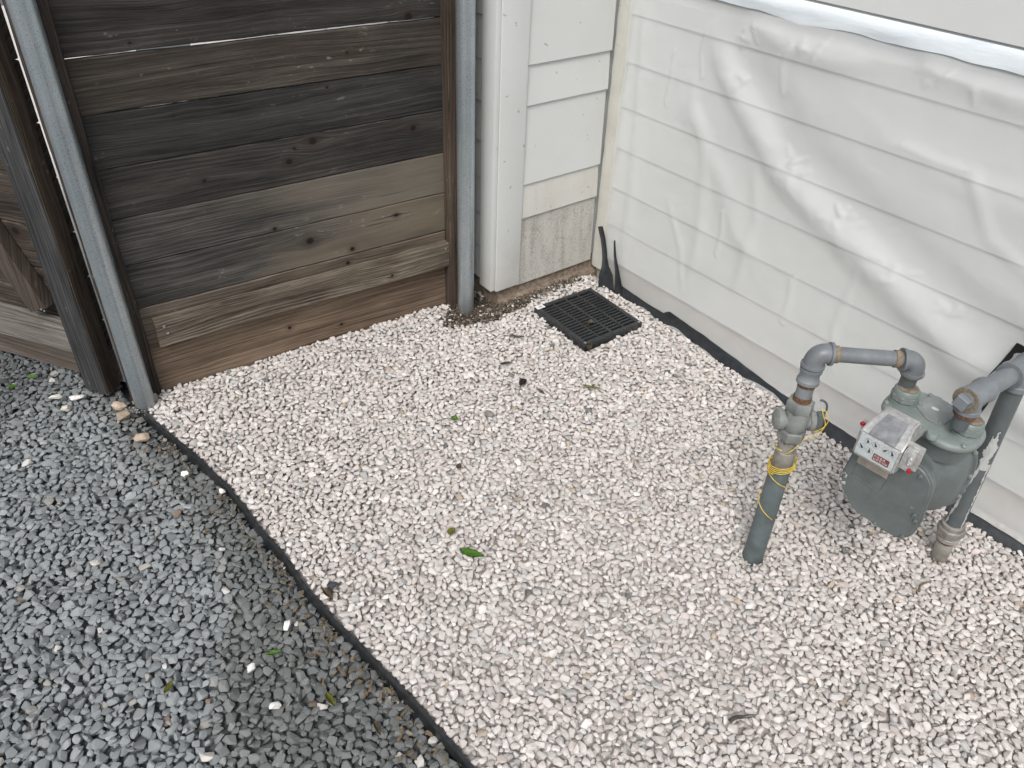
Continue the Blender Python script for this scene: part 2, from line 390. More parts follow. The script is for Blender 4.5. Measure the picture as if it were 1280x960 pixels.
def scatter(x0, x1, y0, y1, inside, mean, sig, tries, fill, seed):
    """2-D dart throwing, big stones first; returns x, y, size"""
    r = np.random.default_rng(seed); n = int(tries)
    sz = np.sort(np.clip(mean*np.exp(r.normal(0, sig, n)), mean*.5, mean*1.9))[::-1]
    X = r.uniform(x0, x1, n); Y = r.uniform(y0, y1, n); ok = inside(X, Y); X, Y, sz = X[ok], Y[ok], sz[ok]
    cell = mean*1.0; grid = {}; keep = []
    for i in range(len(X)):
        x, y, s = X[i], Y[i], sz[i]; cx, cy = int(x//cell), int(y//cell); bad = False; rr = 2
        for a in range(cx-rr, cx+rr+1):
            for b in range(cy-rr, cy+rr+1):
                for j in grid.get((a,b), ()):
                    dd = (s+sz[j])*.5*fill
                    if (X[j]-x)**2+(Y[j]-y)**2 < dd*dd: bad = True; break
                if bad: break
            if bad: break
        if not bad: grid.setdefault((cx,cy), []).append(i); keep.append(i)
    k = np.array(keep); return X[k], Y[k], sz[k]

def instancer(name, pts, rot, scl, tint, idx, coll, label, cat):
    me = bpy.data.meshes.new(name); n = len(pts); me.vertices.add(n); me.vertices.foreach_set('co', np.asarray(pts, 'f').ravel())
    for nm, ty, da, key in (('rot','FLOAT_VECTOR',rot,'vector'),('scl','FLOAT_VECTOR',scl,'vector'),('tint','FLOAT_COLOR',tint,'color'),('idx','INT',idx,'value')):
        at = me.attributes.new(nm, ty, 'POINT'); at.data.foreach_set(key, np.asarray(da, 'i' if ty == 'INT' else 'f').ravel())
    o = bpy.data.objects.new(name, me); S.collection.objects.link(o); me.materials.append(M['stone'])
    g = bpy.data.node_groups.new(name+'_nodes', 'GeometryNodeTree')
    g.interface.new_socket('Geometry', in_out='INPUT', socket_type='NodeSocketGeometry'); g.interface.new_socket('Geometry', in_out='OUTPUT', socket_type='NodeSocketGeometry')
    N_ = g.nodes.new; L = g.links.new; gi = N_('NodeGroupInput'); go = N_('NodeGroupOutput'); iop = N_('GeometryNodeInstanceOnPoints'); ci = N_('GeometryNodeCollectionInfo')
    ci.inputs['Collection'].default_value = coll; ci.inputs['Separate Children'].default_value = True; ci.inputs['Reset Children'].default_value = True
    mp = N_('GeometryNodeMeshToPoints'); L(gi.outputs[0], mp.inputs[0]); L(mp.outputs[0], iop.inputs['Points'])
    L(ci.outputs[0], iop.inputs['Instance']); iop.inputs['Pick Instance'].default_value = True
    def na(nm, ty):
        a = N_('GeometryNodeInputNamedAttribute'); a.data_type = ty; a.inputs[0].default_value = nm; return a.outputs[0]
    er = N_('FunctionNodeEulerToRotation'); L(na('rot','FLOAT_VECTOR'), er.inputs[0]); L(er.outputs[0], iop.inputs['Rotation'])
    L(na('scl','FLOAT_VECTOR'), iop.inputs['Scale']); L(na('idx','INT'), iop.inputs['Instance Index']); L(iop.outputs[0], go.inputs[0])
    md = o.modifiers.new('stones', 'NODES'); md.node_group = g
    return tag(o, label, cat, kind='stuff')

GR = [(.088,-.104),(.370,-.108),(.382,-.372),(.090,-.356)]      # grate outline on the ground
def in_poly(X, Y, P, grow=0.):
    c = np.mean(P, 0); P = [tuple((np.array(p)-c)*(1+grow)+c) for p in P]; ins = np.zeros(len(X), bool); n = len(P)
    for i in range(n):
        (x1,y1),(x2,y2) = P[i], P[(i+1)%n]; cnd = ((y1 > Y) != (y2 > Y)); xi = (x2-x1)*(Y-y1)/((y2-y1) or 1e-9)+x1; ins ^= cnd & (X < xi)
    return ins
POLES = [(-.171,-1.650,.03),(-.059,-.558,.03)]; PIPES = [(1.29,-.631,.027),(1.568,-.241,.024)]
def blob(X, Y, cx, cy, rx, ry): return ((X-cx)/rx)**2+((Y-cy)/ry)**2
def soilmask(X, Y):
    n = np.array([noise.noise((a*25, b*25, 0))*.35 for a, b in zip(X, Y)])
    return np.minimum(np.minimum(blob(X,Y,-.045,-.50,.10,.125), blob(X,Y,-.03,-.555,.065,.12)), blob(X,Y,-.005,-.40,.05,.09)) < 1+n
def fenceline(Y): return -.150+(Y+.586)*.0613
def foot_y(X): return np.interp(X, [0,.1,.29,.474,.697,.902,1.113,1.3,1.547,1.689,3.3], [-.012,-.020,-.018,-.026,-.042,-.050,-.076,-.072,-.068,-.066,-.062])
def white_in(X, Y):
    left = np.where(Y > -.44, -.012, np.where(Y > -.60, -.14, fenceline(Y)+.012))
    m = (Y > edge_y(X)+.0125) & (Y < foot_y(X)-.004) & (X > left)
    for px, py, r in POLES+PIPES: m &= (X-px)**2+(Y-py)**2 > (r+.003)**2
    return m & ~in_poly(X, Y, GR, .055) & ~soilmask(X, Y)
def white_low(X, Y):
    left = np.where(Y > -.44, -.03, np.where(Y > -.60, -.16, fenceline(Y)))
    return (Y > edge_y(X)+.012) & (Y < .0) & (X > left) & ~in_poly(X, Y, GR, .03)
def grey_in(X, Y):
    m = (Y < edge_y(X)-.010) & ~((X < -.16) & (Y > -1.68+(X+.16)*-.0))
    for px, py, r in POLES: m &= (X-px)**2+(Y-py)**2 > (r+.003)**2
    return m & ~in_poly(X, Y, [(-.281,-1.723),(-.347,-1.765),(-.318,-1.815+.0),(-.311,-1.678)], 0.)

def make_layer(X, Y, sz, top, tilt, seed, zoff=0.):
    r = np.random.default_rng(seed); n = len(X)
    und = np.array([noise.noise((a*4, b*4, 2))*.005+noise.noise((a*17, b*17, 7))*.002 for a, b in zip(X, Y)])
    z = top+und-sz*.24+r.normal(0, .0014, n)+zoff
    steep = r.random(n) < .10
    tx = np.where(steep, r.normal(0, .9, n), r.normal(0, tilt, n)); ty = np.where(steep, r.normal(0, .9, n), r.normal(0, tilt, n))
    rot = np.stack([tx, ty, r.uniform(0, 2*PI, n)], 1)
    return np.stack([X, Y, z], 1), rot
def stonecols(n, table, seed, X=None, Y=None, dark=None):
    r = np.random.default_rng(seed); w = np.array([t[0] for t in table]); c = np.array([t[1] for t in table])
    k = r.choice(len(table), n, p=w/w.sum()); out = c[k]*r.normal(1, .07, (n,1)).clip(.8,1.2)
    return np.concatenate([out.clip(.01,.9), np.ones((n,1))], 1)
WT = [(30,(.600,.570,.548)),(28,(.565,.530,.507)),(18,(.645,.618,.600)),(10,(.525,.488,.465)),(4,(.55,.495,.465)),(6,(.47,.465,.455)),(.9,(.45,.38,.31)),(.25,(.17,.18,.18))]
GT = [(34,(.215,.234,.241)),(28,(.240,.259,.266)),(16,(.190,.208,.215)),(10,(.27,.288,.293)),(5,(.14,.153,.157)),(.8,(.58,.56,.53)),(1.2,(.30,.29,.27)),(.35,(.20,.16,.13))]
P_, R_, S_, T_ = [], [], [], []
for lay, (ins, mean, fill, tries, top, sd_) in enumerate(((white_in,.0145,.73,340000,.003,21),(white_low,.0150,.76,130000,-.004,22))):
    X, Y, sz = scatter(-.2, 2.75, -1.72, 0, ins, mean, .22, tries, fill, sd_)
    p, r_ = make_layer(X, Y, sz, top, .22, sd_)
    P_.append(p); R_.append(r_); S_.append(np.repeat(sz[:,None]*1.12, 3, 1)); c = stonecols(len(X), WT, sd_)
    if lay: c[:,:3] *= .9
    T_.append(c)
# odd stones strewn on top
X, Y, sz = scatter(-.1, 2.6, -1.6, -.03, white_in, .018, .2, 1500, 1.6, 5)
p, r_ = make_layer(X, Y, sz, .013, .4, 33); P_.append(p); R_.append(r_); S_.append(np.repeat(sz[:,None], 3, 1)); T_.append(stonecols(len(X), WT, 9))
P_, R_, S_, T_ = map(np.concatenate, (P_, R_, S_, T_)); print('white stones', len(P_))
instancer('pale_gravel', P_, R_, S_, T_, rng.integers(0,12,len(P_)), stones_a, 'pale pinkish white crushed gravel covering the ground in front of the siding walls', 'gravel')
P_, R_, S_, T_ = [], [], [], []
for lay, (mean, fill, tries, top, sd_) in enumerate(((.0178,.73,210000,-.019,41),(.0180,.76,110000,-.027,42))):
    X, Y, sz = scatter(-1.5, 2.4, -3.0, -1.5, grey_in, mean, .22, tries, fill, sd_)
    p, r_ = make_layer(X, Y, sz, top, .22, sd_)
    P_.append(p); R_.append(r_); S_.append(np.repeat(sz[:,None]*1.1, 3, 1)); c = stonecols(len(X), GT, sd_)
    # dusty, paler stones away from the edging; washed darker ones beside it; shade and wet under the gate painted into the tint
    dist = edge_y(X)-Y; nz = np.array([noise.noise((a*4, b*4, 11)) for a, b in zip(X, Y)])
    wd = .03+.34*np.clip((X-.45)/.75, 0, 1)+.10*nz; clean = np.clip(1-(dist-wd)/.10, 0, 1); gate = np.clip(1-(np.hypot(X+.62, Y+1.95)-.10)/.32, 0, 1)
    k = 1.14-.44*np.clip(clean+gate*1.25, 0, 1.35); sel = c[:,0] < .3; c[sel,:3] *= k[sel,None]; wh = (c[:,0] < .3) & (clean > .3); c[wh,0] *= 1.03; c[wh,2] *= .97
    T_.append(c)
P_, R_, S_, T_ = map(np.concatenate, (P_, R_, S_, T_)); print('grey stones', len(P_))
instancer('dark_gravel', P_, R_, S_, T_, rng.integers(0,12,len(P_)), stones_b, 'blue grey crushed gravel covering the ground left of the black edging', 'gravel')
# soil crumbs round the middle post and along the short wall's foot
def crumb_in(X, Y): return (soilmask(X, Y) | ((X < .015) & (Y > -.46) & (Y < -.06) & (X > -.035))) & ((X+.059)**2+(Y+.558)**2 > .0009) & (X > -.17) & ((X > -.02) | (Y < -.462))
X, Y, sz = scatter(-.2, .1, -.72, -.02, crumb_in, .0085, .35, 12000, .6, 61)
def band_in(X, Y):
    n = np.array([noise.noise((a*9, b*9, 4)) for a, b in zip(X, Y)]); d = edge_y(X)-Y
    return (d > .008) & (d < .01+.09*n) & (n > .08)
X2, Y2, sz2 = scatter(0., 1.5, -1.80, -1.45, band_in, .0075, .35, 26000, .85, 64)
X = np.concatenate([X, X2]); Y = np.concatenate([Y, Y2]); sz = np.concatenate([sz, sz2])
p, r_ = make_layer(X, Y, sz, .004, .5, 62); p[:,2] += np.where(Y > -.60, .006, np.where(Y < -1., -.0135, 0))
c = stonecols(len(X), [(30,(.10,.078,.058)),(20,(.055,.045,.036)),(16,(.17,.15,.12)),(7,(.24,.22,.18)),(4,(.42,.40,.36)),(2,(.6,.57,.53))], 63)
dk = ((X < -.05) & (Y > -.53)); c[dk,:3] *= .4
instancer('soil_crumbs', p, r_, np.repeat(sz[:,None], 3, 1), c, rng.integers(0,12,len(p)), stones_b, 'brown soil crumbs and grit heaped round the foot of the middle steel post', 'soil')
bm = bmesh.new(); NX, NY = 26, 50; vs = []
for i in range(NX+1):
    for j in range(NY+1):
        x = -.20+.27*i/NX; y = -.70+.68*j/NY
        b = min(blob(x,y,-.045,-.50,.12,.15), blob(x,y,-.03,-.555,.08,.14), blob(x,y,-.02,-.30,.045,.30))
        z = -.034+max(0, 1-b*.75)**.5*.034+noise.noise((x*60,y*60,0))*.004
        vs.append(bm.verts.new((x,y,z)))
for i in range(NX):
    for j in range(NY): a = i*(NY+1)+j; bm.faces.new((vs[a], vs[a+NY+1], vs[a+NY+2], vs[a+1]))
tag(obj('soil_patch', bm, M['soil'], sharp=180), kind='structure')

# ------------------------------------------------------------------ timber
def board(L, z0, z1, y0, y1, seed, wav=.0016, n=60, ends=0., top=None, bow=0.):
    """plank along x, front face at y0 (towards -y)"""
    bm = bmesh.new(); rs = []; b = .0022
    for i in range(n+1):
        x = L*i/n
        def w(k, s=wav): return noise.noise((x*9+seed*3.1, k*7.3, seed))*s+noise.noise((x*45, k*3.3, seed))*s*.35
        dz = bow*math.sin(PI*i/n)
        a0, a1 = z0+w(1)+dz, z1+w(2)+dz; f = y0+w(3)*.7; k = y1
        rs.append([(x,k,a0+b),(x,k-b,a0),(x,f+b,a0),(x,f,a0+b),(x,f+w(4)*.3,(a0+a1)/2),(x,f,a1-b),(x,f+b,a1),(x,k-b,a1),(x,k,a1-b)])
    rings(bm, rs); return bm

fd = Vector((.0613,.998,0)); fang = math.atan2(fd.y, fd.x)
# fence frame of reference: origin at its right end, x runs from the right end towards the left pole
fence = empty('wooden_fence', (-.145,-.586,0), fang+PI, 'dark weathered fence panel of horizontal planks between the two galvanized posts', 'fence')
# local axes: +x towards the left pole (-fd), +y away from the house door side; front (towards the camera, world +x) is local -y? -> check sign
# world +x in local coordinates: rotate by -(fang+180): (cos, -sin) -> local y = +; so the front faces local +y; boards are mirrored by using y in reverse
GREYW = ((.012,.011,.011),(.036,.032,.030),(.080,.073,.067))
MIDW = ((.018,.017,.016),(.054,.051,.047),(.120,.112,.102))
BLUW = ((.012,.012,.012),(.033,.032,.031),(.066,.063,.059))
BRW = ((.055,.038,.026),(.150,.106,.074),(.25,.19,.14))
def kn(L): return [(-(s), z, r) for s, z, r in L]     # s measured from the right end (negative = towards the left pole)
F_ = [ # z0, z1, palette, knots, tan
 (1.505,1.637,GREYW,[],None),(1.371,1.502,MIDW,[],None),(1.233,1.367,GREYW,[],None),(1.098,1.230,GREYW,[],None),
 (.9655,1.0945,GREYW,[(-.105,.974,.013),(-.852,.985,.004)],None),
 (.832,.9615,((.018,.015,.012),(.050,.042,.034),(.100,.088,.074)),[(-.30,.90,.004)],None),
 (.6965,.8295,BLUW,[(-.369,.815,.005),(-.791,.80,.003)],None),
 (.5605,.6945,((.013,.012,.011),(.038,.035,.032),(.080,.073,.065)),[(-.429,.672,.012),(-.104,.656,.011),(-.506,.625,.010),(-.486,.66,.005),(-.748,.617,.006)],None),
 (.4245,.558,MIDW,[(-.578,.433,.007)],(.19,.165,.13)),
 (.288,.4215,MIDW,[(-.476,.368,.013),(-.34,.305,.009),(-.178,.384,.007)],(.20,.165,.12)),
 (.152,.285,((.035,.027,.021),(.11,.088,.070),(.20,.17,.14)),[(-.36,.26,.008)],(.20,.15,.10)),
 (-.05,.1485,BRW,[(-.58,.08,.007),(-.404,.036,.006)],None)]
for i, (z0, z1, pal, ks, tn) in enumerate(F_):
    mt = wood('plank_wood_%d' % i, *pal, knots=kn([(s, z, r) for s, z, r in ks]), seed=i*3.7, tan=tn, tanspec=(.42,.66), tangrad=.42, frays=.75 if i in (4,5,9,10) else .35)
    y0, y1 = (0., .017) if i < 11 else (.004, .022)
    bmx = board(1.06, z0, z1, y0, y1, i*1.7+2, wav=.0021 if i in (4,5) else .0013)
    # the stretch where the two uppermost seams stay open: shave the lower edge
    if i in (4, 5):
        for v in bmx.verts:
            if v.co.z < z0+.006:
                s = v.co.x
                if i == 4: v.co.z += .0021*max(0., min(1., (s-.12)/.1))*max(0., min(1, (.93-s)/.1))
                else: v.co.z += .0012*max(0., min(1., (s-.55)/.08))*max(0., min(1, (.97-s)/.05))
    for v in bmx.verts: v.co.y = -v.co.y
    obj('plank', bmx, mt, fence)
WP = wood('post_wood', (.014,.011,.010), (.042,.035,.030), (.095,.078,.064), seed=40, axis='Z')
WPB = wood('brown_post_wood', (.026,.019,.014), (.068,.050,.037), (.13,.10,.078), seed=44, axis='Z')
def upright(name, lo, hi, parent, mt, seed, bev=.003):
    bm = bmesh.new(); n = 40; rs = []
    for i in range(n+1):
        z = lo[2]+(hi[2]-lo[2])*i/n
        def w(k): return noise.noise((z*7+seed, k*5.1, seed*2))*.0022
        x0, x1, y0, y1 = lo[0]+w(1), hi[0]+w(2), lo[1]+w(3)*.6, hi[1]+w(4)*.6
        rs.append([(x0,y0+bev,z),(x0+bev,y0,z),(x1-bev,y0,z),(x1,y0+bev,z),(x1,y1-bev,z),(x1-bev,y1,z),(x0+bev,y1,z),(x0,y1-bev,z)])
    rings(bm, rs); return obj(name, bm, mt, parent)
upright('end_post', (-.050,-.040,-.06), (.0,.0385,1.80), fence, WPB, 2)           # right, behind the middle pole
upright('rear_post', (-.120,-.060,-.06), (-.053,-.012,1.80), fence, WPB, 9)
upright('end_post', (1.001,-.040,-.06), (1.086,.010,1.80), fence, WP, 3)           # left, behind the left pole
WR = wood('rail_wood', (.030,.022,.017), (.125,.100,.076), (.31,.275,.23), knots=[(.22,.205,.006)], seed=50, frays=1.)
bmx = board(.985, .163, .252, -.028, -.0005, 33, wav=.003)
for v in bmx.verts: v.co.y = -v.co.y; v.co.x -= .012
obj('rail', bmx, WR, fence)
for sx, z in ((.015,.235),(.95,.23),(.945,.205)):
    bm = bmesh.new(); lathe(bm, (sx,.026,z), (0,1,.1), [(0,.0022),(.004,.0022),(.0045,.004),(.006,.004)], 10); obj('nail', bm, M['nail'], fence)

# gate, swung open behind the left pole
ga = R(180+33); gu = Vector((math.cos(ga), math.sin(ga), 0))
gate = empty('wooden_gate', (-.281,-1.723,0), ga, 'dark timber gate standing ajar left of the left steel post, with a diagonal brace', 'gate')
# local +x runs along the gate away from its post, local +y = front (towards the dark gravel)
GP = wood('gate_post_wood', (.014,.014,.015), (.040,.041,.042), (.085,.086,.086), seed=61, axis='Z')
upright('gate_post', (0,-.054,-.004), (.083,0,1.75), gate, GP, 5)
obj('post_edge_board', (lambda b: (box(b, (-.004,-.052,-.002), (-.0005,-.004,1.75), .001), b)[1])(bmesh.new()), WPB, gate)
GB = wood('gate_plank_wood', (.018,.014,.011), (.058,.046,.038), (.13,.108,.088), knots=[(.20,.44,.014),(.17,.30,.015),(.42,.30,.01),(.6,.55,.012)], seed=70, frays=.6)
for i, (z0, z1) in enumerate([(1.55,1.70),(1.40,1.546),(1.25,1.396),(1.10,1.246),(.95,1.096),(.80,.947),(.657,.797),(.503,.654),(.367,.500),(.222,.363),(.120,.218),(.0,.118)]):
    bmx = board(1.35, z0, z1, -.075, -.0545, 80+i, wav=.002)
    for v in bmx.verts: v.co.x += .004
    obj('plank', bmx, GB if i < 11 else wood('gate_kick_wood', (.05,.04,.032), (.115,.095,.078), (.19,.165,.14), seed=72), gate)
GR_ = wood('gate_rail_wood', (.07,.062,.055), (.16,.145,.13), (.27,.25,.23), seed=75)
bmx = board(1.2, .121, .208, -.053, -.006, 95)
for v in bmx.verts: v.co.x += .086
obj('rail', bmx, GR_, gate)
bmx = board(1.2, 1.55, 1.64, -.053, -.006, 96)
for v in bmx.verts: v.co.x += .086
obj('rail', bmx, GR_, gate)
# diagonal brace lying on the planks above the rail
a0, a1 = Vector((.145,-.0,.212)), Vector((.235,-.0,.425)); dd = (a1-a0).normalized(); ang = math.atan2(dd.z, dd.x)
bm = bmesh.new(); box(bm, (0,-.0525,-.037), (1.25,-.012,.037), .003)
bmesh.ops.transform(bm, matrix=Matrix.Translation((.172,0,.2455)) @ Matrix.Rotation(-ang, 4, 'Y'), verts=bm.verts)
obj('brace', bm, wood('brace_wood', (.035,.028,.022), (.085,.068,.055), (.16,.13,.105), seed=77, axis='Z'), gate)
for u_, z_ in ((.148,.250),(.158,.253)):
    bm = bmesh.new(); lathe(bm, (u_,-.0125,z_), (0,1,0), [(0,.002),(.0015,.0035),(.002,.003)], 10); obj('nail', bm, M['nail'], gate)

# steel poles
def pole(x, y, lean, label):
    root = empty('steel_post', (x,y,-.06), 0, label, 'post', 'galvanized posts holding the fence'); root.rotation_euler = lean
    bm = bmesh.new(); r = .0285; t = .0022
    lathe(bm, (0,0,0), (0,0,1), [(0,r-t),(0,r),(1.96,r),(1.96,r-t)], 40); obj('tube', bm, M['galv'], root)
    bm = bmesh.new(); lathe(bm, (0,0,1.952), (0,0,1), [(0,r+.0035),(.03,r+.0035),(.045,r*.8),(.052,r*.3),(.053,.0)], 40); obj('post_cap', bm, M['galv'], root)
pole(-.163,-1.646,(R(-.2),R(-.25),0), 'left galvanized steel post standing between the open gate and the plank fence')
pole(-.062,-.556,(0,R(0),0), 'right galvanized steel post between the plank fence and the white corner board')

# ------------------------------------------------------------------ house walls
def lap(bm, a0, a1, z0, z1, axis, plane, sgn, proud=.011, top=.003, seed=0):
    """clapboard: axis 'x' runs along x on plane y=plane facing sgn; profile thicker at the bottom"""
    n = 24; rs = []
    for i in range(n+1):
        a = a0+(a1-a0)*i/n; w = noise.noise((a*3, z0*9, seed))*.0014; w2 = noise.noise((a*14, z0*9, seed+4))*.0005
        P = [(-.012, z0), (proud-.002+w, z0+w2), (proud+w, z0+.002+w2), (top+w, z1), (-.012, z1)]
        rs.append([((a, plane+sgn*p, z) if axis == 'x' else (plane+sgn*p, a, z)) for p, z in P])
    rings(bm, rs)
wall = empty('house_wall', (1.5,.1,0), 0, 'long white clapboard house wall covered by milky plastic sheeting on the right', 'wall')
def place(name, bm, mt, parent):
    o = obj(name, bm, mt, parent); o.matrix_parent_inverse = Matrix.Translation(-Vector(parent.location)); return o
zs = [.092]+[.229+.1425*i for i in range(-0, 16)]
zs = [.090,.225,.367,.513,.654,.7995,.9445,1.0955,1.2375,1.38,1.52,1.665,1.81,1.95,2.09,2.235,2.38]
for i in range(len(zs)-1):
    bm = bmesh.new(); lap(bm, -.02, 3.3, zs[i], zs[i+1]+.012, 'x', .029, -1, seed=i)
    place('siding_board', bm, M['siding_film'] if i < 7 else M['siding'], wall)
bm = bmesh.new(); box(bm, (-.02,.034,-.12), (3.3,.12,.10), .002); place('foundation', bm, M['found2'], wall)
bm = bmesh.new(); box(bm, (-.02,.043,.10), (3.3,.16,2.4)); place('wall_core', bm, M['siding'], wall)
bm = bmesh.new(); n = 60; rs = []
for i in range(n+1):
    z = .03+2.3*i/n; w = noise.noise((z*7,0,0))*.005; w2 = noise.noise((z*19,5,0))*.003
    rs.append([(-.027,.044,z),(-.027,.016+w2,z),(-.012+w,.010+w2,z),(.036+w,.0145,z),(.036+w,.044,z)])
rings(bm, rs); place('corner_trim', bm, M['caulk'], wall)

cw = empty('house_wall', (-.1,-.2,0), 0, 'short white wall of uneven clapboards with a corner board, beside the right steel post', 'wall')
hs_ = [.052,.313,.434,.699,.823,1.088,1.212,1.477,1.60,1.865,1.99,2.255,2.38]
for i in range(len(hs_)-1):
    bm = bmesh.new(); lap(bm, -.354, .006+.0*i, hs_[i]+random.uniform(-.001,.001), hs_[i+1]+.012, 'y', -.0385, 1, proud=.0115, seed=20+i)
    place('siding_board', bm, M['siding_base'] if i == 0 else (M['siding_low'] if i == 1 else M['siding']), cw)
bm = bmesh.new(); box(bm, (-.16,-.44,.06), (-.052,.04,2.4)); place('wall_core', bm, M['siding'], cw)
# foundation with a rough ledge
bm = bmesh.new(); n = 40; rs = []
for i in range(n+1):
    y = -.438+.478*i/n; w = noise.noise((y*16,0,0))*.006; w2 = noise.noise((y*30,3,0))*.004
    rs.append([(-.2,y,-.1),(-.010+w,y,-.1),(-.012+w,y,.002+w2),(-.034+w*.5,y,.016+w2),(-.040,y,.056),(-.2,y,.056)])
rings(bm, rs); place('foundation', bm, M['found'], cw)
bm = bmesh.new(); n = 30; rs = []
for y0,y1,x0,x1 in ((-.4555,-.3525,-.040,-.0185),):
    bm = bmesh.new(); box(bm, (x0,y0,.062), (x1,y1,2.4), .002); place('corner_board', bm, M['trim'], cw)
bm = bmesh.new(); box(bm, (-.094,-.474,.066), (-.0245,-.4565,2.4), .002); place('corner_board', bm, M['trim'], cw)
# side wall running back past the fence
sz_ = [.072+.127*i for i in range(19)]
for i in range(len(sz_)-1):
    bm = bmesh.new(); lap(bm, -3., -.0945, sz_[i], sz_[i+1]+.012, 'x', -.441, -1, seed=50+i); place('siding_board', bm, M['siding'], cw)
bm = bmesh.new(); box(bm, (-3.,-.4285,.0), (-.17,-.2,2.4)); place('wall_core', bm, M['siding'], cw)
bm = bmesh.new(); box(bm, (-3.,-.427,-.12), (-.2005,-.2,-.001), .002); place('foundation', bm, M['found'], cw)

# ------------------------------------------------------------------ plastic sheeting
def seg_d(px, pz, P):
    best = 9; tt = 0
    for k in range(len(P)-1):
        (ax, az), (bx, bz) = P[k], P[k+1]; dx, dz = bx-ax, bz-az; t = max(0, min(1, ((px-ax)*dx+(pz-az)*dz)/(dx*dx+dz*dz)))
        ex_, ez_ = px-ax-t*dx, pz-az-t*dz; d = math.hypot(ex_, ez_)
        if d < abs(best): best = math.copysign(d, (dx*ez_-dz*ex_)); tt = (k+t)/(len(P)-1)
    return best, tt
RID0 = ([(.40,1.02),(.433,.944),(.521,.862),(.636,.773),(.734,.688),(.921,.61),(1.065,.56),(1.269,.48),(1.439,.41),(1.8,.33)])
_q = [RID0[0]]
for _a, _b in zip(RID0, RID0[1:]): _q += [(_a[0]*.75+_b[0]*.25, _a[1]*.75+_b[1]*.25), (_a[0]*.25+_b[0]*.75, _a[1]*.25+_b[1]*.75)]
RID0 = _q+[RID0[-1]]
RID = [
       ([(.476,1.034),(.57,1.004),(.654,.982),(.777,.98),(.95,1.0)], .022, .010),
       ([(.278,.766),(.401,.685),(.501,.579),(.601,.433),(.733,.324)], .030, .007),
       ([(.113,1.0),(.113,.863),(.136,.643),(.147,.366),(.15,.05)], .020, .006),
       ([(.971,1.051),(1.061,1.019),(1.142,1.004),(1.4,.99)], .022, .009),
       ([(.33,.85),(.356,.755),(.428,.654),(.467,.347),(.45,.1)], .018, .005),
       ([(.757,1.042),(.742,1.001),(.724,.957)], .006, .0035),
       ([(.60,.70),(.66,.5),(.64,.2)], .016, .004),
       ([(.24,1.0),(.25,.8),(.22,.55),(.23,.2)], .007, .0030), ([(.36,.98),(.35,.90),(.38,.80)], .006, .0030), ([(.52,.60),(.55,.4),(.53,.12)], .007, .0030),
       ([(.80,.56),(.84,.3),(.83,.1)], .009, .0032), ([(1.02,.52),(1.0,.3),(1.04,.12)], .010, .0035), ([(.67,1.03),(.64,.93),(.66,.84)], .008, .004),
       ([(.86,.86),(1.1,.83),(1.35,.82)], .009, .003), ([(1.18,.86),(1.3,.70),(1.5,.62)], .014, .005), ([(.30,.45),(.40,.28),(.44,.12)], .010, .003),
       ([(.9,.86),(1.15,.80),(1.5,.78)], .03, .006)]
_r = random.Random(5)
for hx_, hz_, n_, sp in ((.734,.690,9,.05),(.92,.62,7,.05),(1.10,.545,5,.05),(.50,1.0,6,.05),(.72,.985,5,.05),(1.07,1.0,6,.06),(.52,.86,3,.04),(1.3,.47,5,.06)):
    for _ in range(n_):
        a_ = _r.uniform(0, PI); l_ = _r.uniform(.012,.038); x_ = hx_+_r.gauss(0, sp*.5); z_ = hz_+_r.gauss(0, sp*.4)
        RID.append(([(x_-l_*math.cos(a_), z_-l_*math.sin(a_)),(x_, z_+_r.uniform(-.004,.004)),(x_+l_*math.cos(a_), z_+l_*math.sin(a_))], _r.uniform(.004,.008), _r.uniform(.0016,.0032)))
def topz(x): return float(np.interp(x, [.0,.364,.519,.653,.77,.908,1.07,1.224,1.6,3.3], [1.075,1.047,1.047,1.036,1.049,1.046,1.051,1.049,1.05,1.05]))+.022
def sheet_y(x, z):
    y = .0005-.006*noise.noise((x*2.2,0,z*2.2))-.0020*noise.noise((x*7,3,z*7))
    d, t = seg_d(x, z, RID0); f = min(1, t*5)**1.5*(.75+.5*t); w0 = .030+.024*t; s1 = (d+w0)/(w0*1.15)
    y -= f*(.028*math.exp(-s1*s1)*(1+.15*noise.noise((x*15,8,z*15)))+.023/(1+math.exp(-(d-.085-.03*t)/.022))*max(0, 1-max(0, d-.1)/.45))
    for P, w, h in RID:
        if w < .01 and abs(P[1][0]-x)+abs(P[1][1]-z) > .09: continue
        d, t = seg_d(x, z, P); wv = w*(.8+1.1*t) if w > .05 else w*1.3; k = min(1, t*6)*min(1, (1-t)*5) if w < .05 else min(1, t*8+.2)
        s = d/wv; y -= 1.15*h*k*math.exp(-s*s)*(1+.18*noise.noise((x*18, 8, z*18)))
    y -= .05*max(0, 1-z/.12)**2*min(1, x/.9)         # kicks out over the footing
    att = min(1, max(0, (1.06-z)/.05)); y = y*att+.010*(1-att)
    return y
bm = bmesh.new(); NXs, NZs = 520, 210; grid = []
for i in range(NXs+1):
    x = .042+(3.2-.042)*(i/NXs)**1.25; tz = topz(x); row = []
    for j in range(NZs+1):
        z = -.028+(tz+.028)*j/NZs; xx = x+(.006*noise.noise((0,0,z*6)) if i == 0 else 0); row.append(bm.verts.new((xx, sheet_y(x, z), z)))
    grid.append(row)
for i in range(NXs):
    for j in range(NZs): bm.faces.new((grid[i][j], grid[i+1][j], grid[i+1][j+1], grid[i][j+1]))
tag(obj('plastic_sheet', bm, M['sheet'], sharp=180), 'milky translucent plastic sheeting draped over the lower half of the long clapboard wall', 'plastic sheeting')

